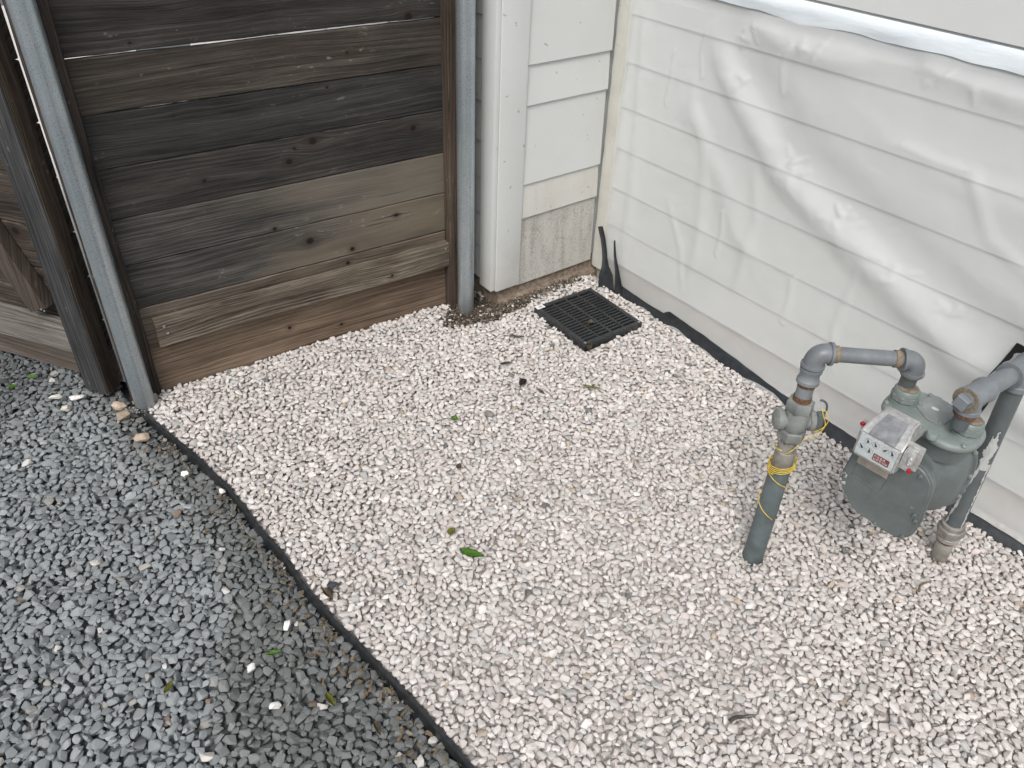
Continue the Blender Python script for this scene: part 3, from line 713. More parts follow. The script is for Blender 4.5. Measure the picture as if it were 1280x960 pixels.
# strips laid along the wall
def strip(name, label, cat, mt, xs, zt, zb, off, thick=.0012, m_=5, curl=None):
    bm = bmesh.new(); A = []; B = []
    for x in xs:
        t_, b_ = zt(x), zb(x); ra = []; rb = []
        for k in range(m_+1):
            z = t_+(b_-t_)*k/m_; y = sheet_y(x, z)-off(x, z) if curl is None else curl(x, z)
            ra.append(bm.verts.new((x, y, z))); rb.append(bm.verts.new((x, y-thick, z)))
        A.append(ra); B.append(rb)
    n = len(xs)
    for G, fl in ((A, 1), (B, 0)):
        for i in range(n-1):
            for k in range(m_):
                q = (G[i][k], G[i+1][k], G[i+1][k+1], G[i][k+1]); bm.faces.new(q if fl else q[::-1])
    for i in range(n-1): bm.faces.new((A[i][0], B[i][0], B[i+1][0], A[i+1][0])); bm.faces.new((A[i][m_], A[i+1][m_], B[i+1][m_], B[i][m_]))
    for k in range(m_): bm.faces.new((A[0][k], A[0][k+1], B[0][k+1], B[0][k])); bm.faces.new((A[-1][k], B[-1][k], B[-1][k+1], A[-1][k+1]))
    return tag(obj(name, bm, mt, sharp=60), label, cat)
xs = [.03+3.15*i/240 for i in range(241)]
strip('white_tape', 'shiny white tape band along the upper edge of the plastic sheeting', 'tape', M['tape_white'], xs,
      lambda x: 1.0925, lambda x: topz(x)-.022+.004*noise.noise((x*14,0,0))-.003*noise.noise((x*4,0,5)), lambda x, z: 0,
      curl=lambda x, z: .0125-.010*max(0, min(1, (1.092-z)/.02))**.6-.0025*math.sin(max(0, min(1, (1.092-z)/.05))*PI)*(.4+2.2*noise.noise((x*7,0,z*20))))
xs = [.155+(3.2-.155)*i/260 for i in range(261)]
def bt(x): return float(np.interp(x, [.1,.17,.30,.395,.405,.623,.829,1.006,1.09,1.53,1.672,3.3], [.040,.034,.030,.030,.047,.034,.022,.017,.020,.014,.014,.014]))+.002*noise.noise((x*20,0,0))
strip('black_tape', 'long black tape strip sealing the foot of the plastic sheeting to the gravel', 'tape', M['tape_black'], xs, bt, lambda x: -.018, None, curl=lambda x, z: (lambda k: (sheet_y(x, bt(x))-.003)*(1-k)+(float(foot_y(x))-.004*noise.noise((x*9,1,1)))*k)(min(1., max(0, (bt(x)-z)/(bt(x)+.012)))**.9))
# torn tape end standing up in the corner
bm = bmesh.new()
def ribbon(bm, pts, w, tdir, th=.0015):
    pts = [Vector(p) for p in pts]; rs = []
    for i, p in enumerate(pts):
        d = (pts[min(i+1,len(pts)-1)]-pts[max(i-1,0)]).normalized(); a = Vector(tdir[i] if isinstance(tdir, list) else tdir); a = (a-d*a.dot(d)).normalized(); n_ = d.cross(a); ww = w[i]/2
        q = 7; top = [p+a*ww*(2*k/(q-1)-1)+n_*(th+.005*(1-(2*k/(q-1)-1)**2)) for k in range(q)]; bot = [v-n_*th for v in top[::-1]]; rs.append(top+bot)
    rings(bm, rs)
ribbon(bm, [(.115,-.030,-.03),(.112,-.036,.02),(.104,-.034,.06),(.090,-.028,.085),(.080,-.024,.11),(.070,-.022,.145),(.058,-.022,.18),(.047,-.023,.205),(.040,-.026,.226)], [.070,.068,.060,.032,.023,.022,.022,.023,.022], (.93,.2,.2))
ribbon(bm, [(.165,-.022,-.02),(.160,-.020,.04),(.142,-.018,.09),(.122,-.017,.14),(.108,-.016,.195)], [.045,.034,.020,.011,.003], (1,0,0))
tag(obj('torn_tape', bm, M['tape_black'], sharp=60), 'torn black tape end curling upright in the corner where the two white walls meet', 'tape')
# black patch round the pipe's way through the wall
bm = bmesh.new()
ribbon(bm, [(1.420+.046*k/8, sheet_y(1.42+.046*k/8, .24+.25*k/8)-.004, .245+.24*k/8) for k in range(9)], [.040]*9, (1,0,0))
tag(obj('tape_patch', bm, M['tape_deep'], sharp=60), 'short deep black tape piece on the sheeting behind the tee of the gas pipe', 'tape')

# ------------------------------------------------------------------ drain grate
gc = Vector((.2325,-.235,0)); grate = empty('drain_grate', (gc.x,gc.y,.0), R(-2.2), 'square black slotted plastic drain grate in the pale gravel by the corner', 'drain grate')
hx, hy = .143,.131
bm = bmesh.new()
def frame_bar(bm, lo, hi): box(bm, lo, hi, .0025)
zt = .020
frame_bar(bm, (-hx,-hy,-.006), (hx,-hy+.017,zt)); frame_bar(bm, (-hx,hy-.017,-.006), (hx,hy,zt))
frame_bar(bm, (-hx,-hy+.0172,-.006), (-hx+.017,hy-.0172,zt)); frame_bar(bm, (hx-.017,-hy+.0172,-.006), (hx,hy-.0172,zt))
obj('rim', bm, M['black'], grate)
bm = bmesh.new(); box(bm, (-hx+.006,-hy+.006,-.05), (hx-.006,-hy+.012,-.0065)); box(bm, (-hx+.006,hy-.012,-.05), (hx-.006,hy-.006,-.0065))
box(bm, (-hx+.006,-hy+.0125,-.05), (-hx+.012,hy-.0125,-.0065)); box(bm, (hx-.012,-hy+.0125,-.05), (hx-.006,hy-.0125,-.0065)); box(bm, (-hx+.0125,-hy+.0125,-.052), (hx-.0125,hy-.0125,-.049))
obj('catch_box', bm, flat('pit_black', (.006,.006,.007), .9), grate)
NB = 15
for i in range(NB):          # slats run across, slots between them
    x = -hx+.017+(2*hx-.034)*(i+1)/(NB+1)
    bm = bmesh.new(); box(bm, (x-.0036,-hy+.0165,.001), (x+.0036,hy-.0165,zt-.002), .001); obj('slat', bm, M['black'], grate)
for k in (-1, 0, 1):
    y = k*(hy-.017)*.5; w = .0045 if k == 0 else .003
    bm = bmesh.new(); box(bm, (-hx+.0165,y-w,-.001), (hx-.0165,y+w,zt-.001), .001); obj('crossbar', bm, M['black'], grate)
bm = bmesh.new(); box(bm, (-hx+.001,-hy+.001,zt), (-hx+.022,-hy+.034,zt+.0012)); st = obj('sticker', bm, M['white'], grate)
for k, w in enumerate((.0006,.001,.0005,.0012,.0006,.0009)):
    bm = bmesh.new(); y = -hy+.0115+k*.0027; box(bm, (-hx+.0065,y,zt+.0012), (-hx+.0165,y+w,zt+.0016)); obj('print_mark', bm, M['inkblack'], st)
for sx, sy in ((hx-.009,hy-.009),(hx-.009,-hy+.009)):
    bm = bmesh.new(); lathe(bm, (sx,sy,zt), (0,0,1), [(0,.0045),(.001,.0045),(.0015,.003)], 14); obj('screw', bm, M['nail'], grate)

# ------------------------------------------------------------------ gas riser, valve and piping
A0, A1 = Vector((1.290,-.631,-.05)), Vector((1.264,-.590,.585))
ra = (A1-A0).normalized()
gp = empty('gas_riser', (1.290,-.631,0), 0, 'grey gas riser pipe with shutoff valve rising from the gravel left of the meter', 'gas pipe')
def gpart(name, bm, mt, par=None):
    par = par or gp; o = obj(name, bm, mt, par); o.matrix_parent_inverse = Matrix.Translation(-Vector(gp.location)) if par is gp else Matrix(); return o
def onax(z): return A0+ra*((z-A0.z)/ra.z)
def ax(name, z0, prof, mt, seg=30):
    bm = bmesh.new(); lathe(bm, onax(z0), ra, prof, seg); return gpart(name, bm, mt)
bm = bmesh.new(); lathe(bm, A0, ra, [(0,.0245),(.10,.0245),(.20,.0242),(.335,.0238),(.337,.022)], 32); gpart('coated_pipe', bm, M['coat'])
ax('bare_collar', .286, [(0,.0225),(.001,.0232),(.045,.0232),(.047,.021)], M['steel_worn'])
ax('nipple', .332, [(0,.0195),(.045,.0195)], M['steel_worn'])
# valve body
bm = bmesh.new(); vz = .365; hexn(bm, onax(vz), ra, 0, .026, .031, .3)
lathe(bm, onax(vz), ra, [(.024,.022),(.035,.027),(.05,.030),(.065,.029),(.078,.024)], 28)
hexn(bm, onax(vz), ra, .074, .102, .030, .3); gpart('valve_body', bm, M['valve'])
vc = onax(vz+.05); vd = Vector((.62,.785,0)).normalized()      # plug axis, runs to the right as seen
bm = bmesh.new(); lathe(bm, vc, -vd, [(0,.02),(.028,.019),(.030,.024),(.042,.024),(.047,.018),(.049,.0)], 26); gpart('valve_boss', bm, M['valve'])
bm = bmesh.new(); lathe(bm, vc, vd, [(0,.021),(.026,.020),(.028,.024),(.038,.024),(.042,.019),(.043,.0)], 26); gpart('valve_boss', bm, M['valve'])
bm = bmesh.new()
a_, b_, c_ = frame(vd); mt_ = Matrix((a_, b_, c_)).transposed().to_4x4(); mt_.translation = vc+vd*.043
box(bm, (-.009,-.026,0), (.009,.020,.016), .003, mt_); gpart('valve_key', bm, M['pipe_dark'])
bm = bmesh.new(); pts = []
for i in range(17):
    t = PI*i/16; pts.append(vc+vd*(.040+.020*math.sin(t))+b_*0+Vector((0,0,1))*(.012+.026*math.cos(t)+.018))
sweep(bm, pts, .0026, 8); gpart('lock_ring', bm, M['pipe_dark'])
ax('rust_band', .462, [(0,.0195),(.0165,.0195)], M['rust'])
ax('nipple', .4785, [(0,.0178),(.0265,.0178)], M['pipe_paint'])
ax('rust_band', .503, [(0,.0185),(.010,.0185)], M['rust'])
bm = bmesh.new(); lathe(bm, onax(.5105), ra, [(0,.0212),(.003,.024),(.010,.024),(.013,.0215),(.027,.0205),(.032,.0235),(.038,.0235),(.040,.020)], 30); gpart('coupling', bm, M['pipe_paint'])
ax('rust_band', .5495, [(0,.0182),(.008,.0182)], M['rust'])
hd = Vector((1.399-1.264, -.441+.590, 0)).normalized()
bm = bmesh.new(); elbow(bm, A1, ra, hd, .020, .0215, 9, .0035); gpart('elbow', bm, M['pipe_paint'])
B1 = Vector((1.402,-.440,.585)); hl = (B1-A1).length
bm = bmesh.new(); lathe(bm, A1, hd, [(.030,.0165),(hl-.030,.0165)], 28); gpart('crossover_pipe', bm, M['pipe_paint'])
for t0 in (.0325, hl-.046):
    bm = bmesh.new(); lathe(bm, A1, hd, [(t0,.0178),(t0+.001,.0188),(t0+.011,.0188),(t0+.012,.0175)], 28); gpart('sealant_ring', bm, M['tanseal'])
bm = bmesh.new(); elbow(bm, B1, hd, (0,0,-1), .019, .0215, 9, .0035); gpart('elbow', bm, M['pipe_paint'])
bm = bmesh.new(); lathe(bm, B1, (0,0,-1), [(.031,.0195),(.0325,.0205),(.037,.0205),(.0385,.019)], 28); gpart('sealant_ring', bm, M['tanseal'])
bm = bmesh.new(); lathe(bm, B1, (0,0,-1), [(.030,.0165),(.078,.0165)], 28); gpart('drop_nipple', bm, M['pipe_dark'])

# yellow tracer wire wound on the riser
bm = bmesh.new(); pts = []
def coil(z0, z1, turns, rad, ph, n=26, bulge=.0):
    out = []
    for i in range(int(turns*n)+1):
        t = i/(turns*n); a = ph+2*PI*turns*t; p = onax(z0+(z1-z0)*t+.010*math.sin(a+ph)); u, v, w = frame(ra)
        rr = rad+bulge*max(0, math.sin(a*1.0+1)); out.append(p+(u*math.cos(a)+v*math.sin(a))*rr)
    return out
c0 = vc+vd*.052+Vector((0,0,.025))
pts = [c0+Vector((-.004,.004,.006)), c0, c0+Vector((.010,-.004,-.008)), c0+Vector((.018,.002,-.030)), c0+Vector((.012,-.010,-.055)), c0+Vector((-.006,-.026,-.066)), vc+Vector((.03,-.03,-.06))]
p_end = coil(.305, .285, 4.2, .0285, 5.2, bulge=.004)
def smooth_path(P, it=3):
    P = [Vector(p) for p in P]
    for _ in range(it):
        Q = [P[0]]
        for a, b in zip(P, P[1:]): Q += [a*.75+b*.25, a*.25+b*.75]
        P = Q+[P[-1]]
    return P
sweep(bm, smooth_path(pts+[p_end[0]], 2)+p_end[1:], .00105, 7)
sweep(bm, coil(.285, .235, 1.2, .0275, 2.6, bulge=.002), .00105, 7)
sweep(bm, coil(.225, .150, .8, .0275, 2.5, bulge=.006), .00105, 7)
sweep(bm, coil(.30, .345, .7, .031, 2.2, bulge=.008), .00105, 7)
sweep(bm, smooth_path([c0+Vector((.0,.004,.004)), c0+Vector((.012,.002,.001)), c0+Vector((.020,.004,-.018)), c0+Vector((.014,-.004,-.040)), c0+Vector((.0,-.012,-.052))]), .00105, 7)
tag(obj('tracer_wire', bm, M['yellow'], sharp=180), 'thin yellow tracer wire wound in loops round the coated gas riser below the valve', 'wire')

# right hand riser and tee
Bp, Bt = Vector((1.568,-.241,-.05)), Vector((1.549,-.292,.585)); rb = (Bt-Bp).normalized()
hp = empty('house_gas_pipe', (1.568,-.241,0), 0, 'grey gas pipe with tee and white sealant smear, right of the meter', 'gas pipe')
def hpart(name, bm, mt):
    o = obj(name, bm, mt, hp); o.matrix_parent_inverse = Matrix.Translation(-Vector(hp.location)); return o
def onb(z): return Bp+rb*((z-Bp.z)/rb.z)
bm = bmesh.new(); lathe(bm, Bp, rb, [(0,.0195),(.125,.0195)], 28); hpart('stub_pipe', bm, M['steel_worn'])
bm = bmesh.new(); lathe(bm, onb(.070), rb, [(0,.024),(.003,.0265),(.012,.0265),(.014,.0245),(.022,.0245)], 28); hexn(bm, onb(.070), rb, .020, .044, .0315, .2, 8); lathe(bm, onb(.070), rb, [(.043,.026),(.055,.026),(.058,.022)], 28); hpart('union', bm, M['steel_worn'])
bm = bmesh.new(); lathe(bm, onb(.063), rb, [(0,.0215),(.008,.0225),(.009,.0215)], 28); hpart('rust_band', bm, M['rust'])
bm = bmesh.new(); lathe(bm, onb(.125), rb, [(0,.0205),(.43,.0205)], 32); hpart('vertical_pipe', bm, M['pipe_dark'])
bm = bmesh.new(); Tc = Vector((1.533,-.460,.585)); td = Vector((.012,.17,0)).normalized(); L2 = .168
lathe(bm, Tc, td, [(-.026,.0200),(-.026,.0262),(-.018,.0262),(-.016,.0240),(.030,.0235),(.034,.0262),(.042,.0262),(.044,.0235)], 30)
lathe(bm, Tc, (0,0,-1), [(0,.0225),(.026,.0225),(.028,.0252),(.036,.0252),(.037,.0215)], 30); hpart('tee', bm, M['pipe_paint'])
bm = bmesh.new(); lathe(bm, Tc, td, [(-.0272,.020),(-.0272,.0248),(-.0245,.0250)], 30); hpart('sealant_ring', bm, M['tanseal'])
bm = bmesh.new(); lathe(bm, Tc, -td, [(.026,.0165),(.031,.0165),(.031,.0)], 28); hexn(bm, Tc, -td, .030, .047, .0175, .55, 4); hpart('square_plug', bm, M['pipe_paint'])
bm = bmesh.new(); lathe(bm, Tc, td, [(.04,.0195),(.52,.0195)], 28); hpart('run_pipe', bm, M['pipe_paint'])
bm = bmesh.new(); Uc = Tc+td*L2; lathe(bm, Uc, td, [(-.040,.022),(-.040,.0275),(-.030,.0275),(-.028,.0245),(.028,.0245),(.030,.0275),(.040,.0275),(.040,.022)], 30)
lathe(bm, onb(.585), -rb, [(0,.0235),(.028,.0235),(.030,.0265),(.041,.0265),(.043,.022)], 30); hpart('tee', bm, M['pipe_paint'])
bm = bmesh.new(); lathe(bm, Tc, (0,0,-1), [(.0375,.0215),(.039,.0225),(.045,.0222),(.047,.019)], 28); hpart('sealant_ring', bm, M['rust'])
bm = bmesh.new(); lathe(bm, Tc, (0,0,-1), [(.037,.0165),(.078,.0165)], 28); hpart('drop_nipple', bm, M['pipe_dark'])
# sealant smear on the vertical pipe, a wavy skin over its camera side
bm = bmesh.new(); u0 = Vector((.608,.793,0))   # to the right as seen
f0 = Vector((.2,-.98,0)).normalized(); vs = {}
nz_, na_ = 150, 60
def smear(z, a):
    n1 = noise.noise((z*60, a*5, 1)); n2 = noise.noise((z*160, a*9, 2))
    if z > .34: return abs(a-.30-(z-.34)*1.5-.3*noise.noise((z*22,0,0))) < .85*min(1, (.445-z)*11)*min(1, .35+(z-.34)*14)+.25*n1+.12*n2
    c = .12-(.34-z)*4.6+.10*noise.noise((z*18,0,0)); c2 = 1.02+.10*noise.noise((z*18,7,0))
    return abs(a-c) < .15+.12*n1 or (abs(a-c2) < .12+.12*n1) or (z > .32 and .1 < a < 1)
for i in range(nz_+1):
    for j in range(na_+1):
        z = .125+.315*i/nz_; a = -1.3+2.7*j/na_; p = onb(z); s = Vector((f0.x*math.cos(a)-f0.y*math.sin(a), f0.x*math.sin(a)+f0.y*math.cos(a), 0))
        vs[i,j] = (p+s*(.0218+.0010*noise.noise((z*90,a*6,0))), smear(z, a))
vv = {}
for i in range(nz_):
    for j in range(na_):
        if all(vs[q][1] for q in ((i,j),(i+1,j),(i+1,j+1),(i,j+1))):
            f_ = []
            for q in ((i,j),(i+1,j),(i+1,j+1),(i,j+1)):
                if q not in vv: vv[q] = bm.verts.new(vs[q][0])
                f_.append(vv[q])
            bm.faces.new(f_)
r = bmesh.ops.solidify(bm, geom=list(bm.faces), thickness=.0011)
hpart('sealant_smear', bm, M['sealant'])

# ------------------------------------------------------------------ gas meter
MW = Vector((.998,.070,0)); ma = math.atan2(MW.y, MW.x)
meter = empty('gas_meter', (1.476,-.438,0), ma, 'green grey gas meter with four-cornered front cover and dial box, hung between the pipes', 'gas meter')
# local: x right along the meter, y = -n (front is -y), z up
def mp(name, bm, mt, par=None, sharp=38): return obj(name, bm, mt, par or meter, sharp=sharp)
outl = rnd_poly([(-.083,.448),(-.0955,.325),(-.088,.292),(-.045,.250),(.028,.243),(.064,.245),(.084,.268),(.0885,.31),(.080,.412),(.056,.437),(.0,.446)], .014, 4)
bm = bmesh.new(); prism(bm, outl, -.1175, -.099, .0045, 3); fc = mp('front_cover', bm, M['meter'])
cx0, cz0 = -.004,.345
ring2 = [((x-cx0)*.955+cx0, (z-cz0)*.955+cz0) for x, z in outl]
bm = bmesh.new(); prism(bm, ring2, -.1205, -.1172, .0022, 2); mp('cover_panel', bm, M['meter'], fc)
def rect_ring(cx, cz, hx, hz, n=48, p=3.2):
    o = []
    for i in range(n):
        t = 2*PI*i/n+PI/4; c, s = math.cos(t), math.sin(t); k = (abs(c)**p+abs(s)**p)**(-1/p); o.append((cx+hx*c*k, cz+hz*s*k))
    return o
bm = bmesh.new(); secs = []
for y, cx_, cz_, hx_, hz_, p in [(-.0995,-.003,.345,.086,.096,3.4),(-.090,-.003,.345,.085,.095,3.4),(-.084,0,.348,.073,.087,3),(-.055,0,.352,.068,.084,2.6),(-.030,0,.352,.070,.086,2.5),(-.012,.0,.347,.082,.094,2.8),(.010,0,.342,.097,.102,3),(.045,0,.340,.102,.104,3.2),(.060,0,.340,.100,.103,3.2),(.066,0,.34,.094,.098,3.2)]:
    secs.append([(x, y, z) for x, z in rect_ring(cx_, cz_, hx_, hz_, 56, p)])
rings(bm, secs); mp('meter_body', bm, M['meter'], sharp=50)
# upper neck and lid
def lidring(s, z, n=64):
    o = []
    for i in range(n):
        t = 2*PI*i/n; c, s_ = math.cos(t), math.sin(t); k = (abs(c)**2.6+abs(s_)**2.6)**(-1/2.6)
        x = .101*c*k; y = .076*s_*k; y *= 1-.17*math.exp(-((x)/.035)**2)*(1 if s_ < 0 else .25)
        o.append((x*s, .006+y*s, z))
    return o
bm = bmesh.new(); rings(bm, [lidring(.86,.425), lidring(.88,.452), lidring(.93,.464)]); mp('neck', bm, M['meter'], sharp=50)
bm = bmesh.new(); rings(bm, [lidring(.965,.4645), lidring(1.0,.467), lidring(1.0,.474), lidring(.985,.478), lidring(.955,.480), lidring(.90,.4815), lidring(.7,.484), lidring(.3,.486)]); mp('lid', bm, M['meter_top'], sharp=60)
for sx in (-1, 1):
    bm = bmesh.new(); p0 = (sx*.067,0,.480)
    lathe(bm, p0, (0,0,1), [(0,.031),(.004,.029),(.012,.0285)], 30); mp('boss', bm, M['meter_top'])
    bm = bmesh.new(); hexn(bm, p0, (0,0,1), .0125, .028, .0290, .2, 8); lathe(bm, p0, (0,0,1), [(.0275,.0265),(.036,.0262),(.040,.023),(.040,.019)], 30); mp('union_nut', bm, M['meter_top'])
    bm = bmesh.new(); lathe(bm, p0, (0,0,1), [(.0385,.0168),(.0408,.0205),(.0425,.0185),(.044,.0168)], 28); mp('sealant_ring', bm, M['tanseal'])
# badge plate on the lid
bm = bmesh.new(); pl = rnd_poly([(-.044,.006),(-.034,.072),(.036,.060),(.026,-.020),(-.006,-.024)], .010, 4)
A = [(x, y, .4842) for x, y in pl]; B = [(x, y, .4878) for x, y in pl]; C_ = [(x*.97, y*.97+.0005, .4885) for x, y in pl]; rings(bm, [A, B, C_]); pb = mp('top_plate', bm, metalpaint('top_plate_paint', (.26,.285,.28), .28, .4, chips=.6, chipcol=(.42,.44,.43)))
for x, y in ((-.037,.062),(.029,.052),(.020,-.014),(-.036,.012)):
    bm = bmesh.new(); lathe(bm, (x,y,.4884), (0,0,1), [(0,.0048),(.002,.0048),(.0032,.0035),(.0034,0)], 14); mp('screw', bm, M['meter_top'], pb)
bm = bmesh.new(); rings(bm, [[(-.008+.0075*math.cos(2*PI*i/20), .022+.0050*math.sin(2*PI*i/20), z) for i in range(20)] for z in (.4885,.4892)]); mp('badge', bm, M['white'], pb)
def screw(x, y, z, d, r=.005, mt='meter'):
    bm = bmesh.new(); lathe(bm, (x,y,z), d, [(0,r),(.003,r),(.005,r*.7),(.005,r*.35),(.003,.0)], 16); mp('screw', bm, M[mt])
for x, y in ((-.088,.03),(-.088,-.028),(.087,.03),(.083,-.04),(-.02,.072),(.012,.071)): screw(x, y, .480, (0,0,1), .0058, 'meter_top')
bm = bmesh.new(); lathe(bm, (.026,-.060,.478), (0,0,1), [(0,.012),(.010,.012),(.012,.0105),(.0125,.006)], 20); mp('lid_knob', bm, M['meter_top'])
for x, z in ((-.090,.395),(-.091,.330),(-.066,.276),(.010,.254),(.070,.262),(.079,.318),(.073,.330),(.052,.424)): screw(x, -.1200, z, (0,-1,0), .0046)
# name plate and raised frame under the dial box
bm = bmesh.new(); box(bm, (-.072,-.1222,.376), (-.004,-.1206,.399), .0004); mp('nameplate', bm, M['tanplate'], fc)
bm = bmesh.new(); sweep(bm, smooth_path([(-.071,-.1207,.374),(-.072,-.1207,.342),(-.070,-.1207,.338),(-.010,-.1207,.334),(-.005,-.1207,.338),(-.003,-.1207,.372)], 2), .0014, 8); mp('raised_frame', bm, M['meter'], fc)
# dial box: aluminium housing
def prof_x(bm, prof, x0, x1, bev=.002, taper=0.):
    A = [bm.verts.new((x0,y,z)) for y,z in prof]; B = [bm.verts.new((x1,y,z)) for y,z in prof]; n = len(prof)
    fs = [bm.faces.new(A), bm.faces.new(B[::-1])]+[bm.faces.new((A[i],B[i],B[(i+1)%n],A[(i+1)%n])) for i in range(n)]
    bmesh.ops.recalc_face_normals(bm, faces=fs); bmesh.ops.bevel(bm, geom=list(bm.edges), offset=bev, segments=2, affect='EDGES')
dial = bpy.data.objects.new('dial_box', None); S.collection.objects.link(dial); dial.parent = meter
bm = bmesh.new(); prof_x(bm, [(-.1225,.420),(-.163,.425),(-.168,.430),(-.166,.486),(-.150,.500),(-.115,.517),(-.090,.517),(-.078,.505),(-.078,.483),(-.1225,.483)], -.075, .014, .0035)
for v in bm.verts:
    if v.co.z > .488: k = min(1, (v.co.z-.488)/.028); v.co.x = -.030+(v.co.x+.030)*(1-.26*k*k); v.co.y += .006*k*((v.co.x+.03)/.04)**2
bmh = mp('housing', bm, M['alu'], dial)
bm = bmesh.new(); box(bm, (-.088,-.130,.432), (.042,-.1215,.492), .003); box(bm, (.0125,-.152,.440), (.034,-.1305,.486), .004); mp('mounting_plate', bm, M['alu'], dial)
bm = bmesh.new(); prof_x(bm, [(-.1660,.4895),(-.1515,.5022),(-.1160,.5192),(-.1150,.5180),(-.1505,.5005),(-.1650,.4880)], -.058, -.002, .0006)
for v in bm.verts: k = max(0, min(1, (v.co.z-.488)/.028)); v.co.x = -.030+(v.co.x+.030)*(1-.24*k*k); v.co.z += .0006
mp('sight_window', bm, M['hood'], dial)
fy = -.1686
def faceplate(x0, x1, z0, z1, y, th, mt, name, par): 
    bm = bmesh.new(); k = (.486-.430); 
    def Y(z): return y+.002*(z-.430)/k
    v = [bm.verts.new((x, Y(z)-d, z)) for d in (0, th) for x, z in ((x0,z0),(x1,z0),(x1,z1),(x0,z1))]
    for q in ((0,1,2,3),(7,6,5,4),(0,4,5,1),(1,5,6,2),(2,6,7,3),(3,7,4,0)): bm.faces.new([v[i] for i in q])
    return mp(name, bm, M[mt], par)
fp = faceplate(-.0700,.0095,.4345,.4840,fy,.0008,'face','dial_face', dial)
def fY(z, o): return fy-.0008-o+.002*(z-.430)/.056
def ring_mark(x, z, r):
    bm = bmesh.new(); n = 22; v = [[bm.verts.new((x+rr*math.cos(2*PI*i/n), fY(z+rr*math.sin(2*PI*i/n), .0002), z+rr*math.sin(2*PI*i/n))) for i in range(n)] for rr in (r, r-.0006)]
    for i in range(n): bm.faces.new((v[0][i], v[0][(i+1)%n], v[1][(i+1)%n], v[1][i]))
    mp('dial_ring', bm, flat('dial_ring_ink', (.28,.31,.33), .4), fp)
def pointer(x, z, a, r):
    bm = bmesh.new(); d = Vector((math.cos(a), math.sin(a))); p = Vector((-d.y, d.x)); P = [d*r, p*.0024-d*.002, d*-r*.45+p*.002, d*-r*.45-p*.002, -p*.0024-d*.002]
    lo = [bm.verts.new((x+q.x, fY(z+q.y,.0005), z+q.y)) for q in P]; hi = [bm.verts.new((x+q.x, fY(z+q.y,.0012), z+q.y)) for q in P]; n = len(P)
    bm.faces.new(lo); bm.faces.new(hi[::-1]); [bm.faces.new((lo[i],lo[(i+1)%n],hi[(i+1)%n],hi[i])) for i in range(n)]; mp('pointer', bm, M['inkblack'], fp)
for x, z, a in ((-.052,.4735,110),(-.0355,.4735,120),(-.0155,.4735,40),(-.0005,.4735,115),(-.0600,.4555,130),(-.0430,.4540,100)):
    ring_mark(x, z, .0074); pointer(x, z, R(a), .0072)
rp = faceplate(-.033,.001,.4400,.4555,fy-.0009,.0006,'redplate','red_counter_plate', dial)
for row in range(2):
    for k in range(5 if row else 4):
        x = -.0300+k*.0062; z = .4495-.0062*row
        bm = bmesh.new(); yy = fY(z, .0008)
        seg = [((0,.0034),(.0034,.0034)),((0,0),(0,.0034)),((0,0),(.0034,0)),((.0034,0),(.0034,.0034))]; sel = random.Random(k+row*5).sample(seg, 3)
        for (x0,z0),(x1,z1) in sel: box(bm, (x+min(x0,x1)-.0003,yy-.0008,z+min(z0,z1)-.0003), (x+max(x0,x1)+.0003,yy,z+max(z0,z1)+.0003))
        mp('print_mark', bm, M['white'], dial)
for x, z in ((.030,.472),(.031,.463)): 
    bm = bmesh.new(); lathe(bm, (x,-.1525,z), (0,-1,0), [(0,.0048),(.003,.0048),(.004,.003),(.002,0)], 14); mp('screw', bm, M['alu'], dial)
for x, z, y in ((.0345,.446,-.150),(-.0845,.480,-.130)):
    bm = bmesh.new(); lathe(bm, (x,y,z), (.45 if x > 0 else -.3,-1,.1), [(0,.0044),(.006,.0044),(.0075,.0034),(.0077,0)], 16); mp('red_plug', bm, M['redplug'], dial)
t = NT('clear_window'); gl = t.n('ShaderNodeBsdfGlossy'); gl.inputs['Roughness'].default_value = .08; tr = t.n('ShaderNodeBsdfTransparent'); tr.inputs[0].default_value = (.96,.96,.96,1)
mx = t.n('ShaderNodeMixShader'); mx.inputs[0].default_value = .07; t.t.links.new(tr.outputs[0], mx.inputs[1]); t.t.links.new(gl.outputs[0], mx.inputs[2]); t.t.links.new(mx.outputs[0], t.out.inputs[0])
M['clear'] = t.m; faceplate(-.0725,.0120,.4315,.4870,fy-.0024,.0006,'clear','dial_window', dial)

# ------------------------------------------------------------------ leaves, twigs and loose stones
def leaf(name, x, y, L, w, rz, mt, label, cat='leaf', z=.013, curl=.2, fold=.25, seed=0):
    bm = bmesh.new(); n = 12; G = []
    for i in range(n+1):
        t = i/n; ww = w*math.sin(PI*min(1,max(0,t))**.8)**.8*(1+.12*noise.noise((t*6,seed,0)))+.0003; xx = L*(t-.5); zz = curl*L*(t-.5)**2*2+.0015*noise.noise((t*5,seed,3))
        G.append([bm.verts.new((xx, k*ww/2, zz+abs(k)*ww*fold)) for k in (-1,-.5,0,.5,1)])
    for i in range(n):
        for k in range(4): bm.faces.new((G[i][k],G[i+1][k],G[i+1][k+1],G[i][k+1]))
    bmesh.ops.solidify(bm, geom=list(bm.faces), thickness=.0006)
    o = tag(obj(name, bm, M[mt], sharp=60), label, cat); o.location = (x,y,z); o.rotation_euler = (R(random.uniform(-10,10)), R(random.uniform(-8,8)), rz); return o
cam_az = math.atan2(.793,.608)
leaf('fallen_leaf', .885,-1.197,.062,.026, cam_az-R(12), 'leaf', 'large bright green leaf lying in the middle of the pale gravel', z=.014, fold=.12)
leaf('fallen_leaf', .797,-1.196,.026,.021, cam_az+R(60), 'olive', 'small dull green leaf scrap just behind the large green leaf', fold=.3)
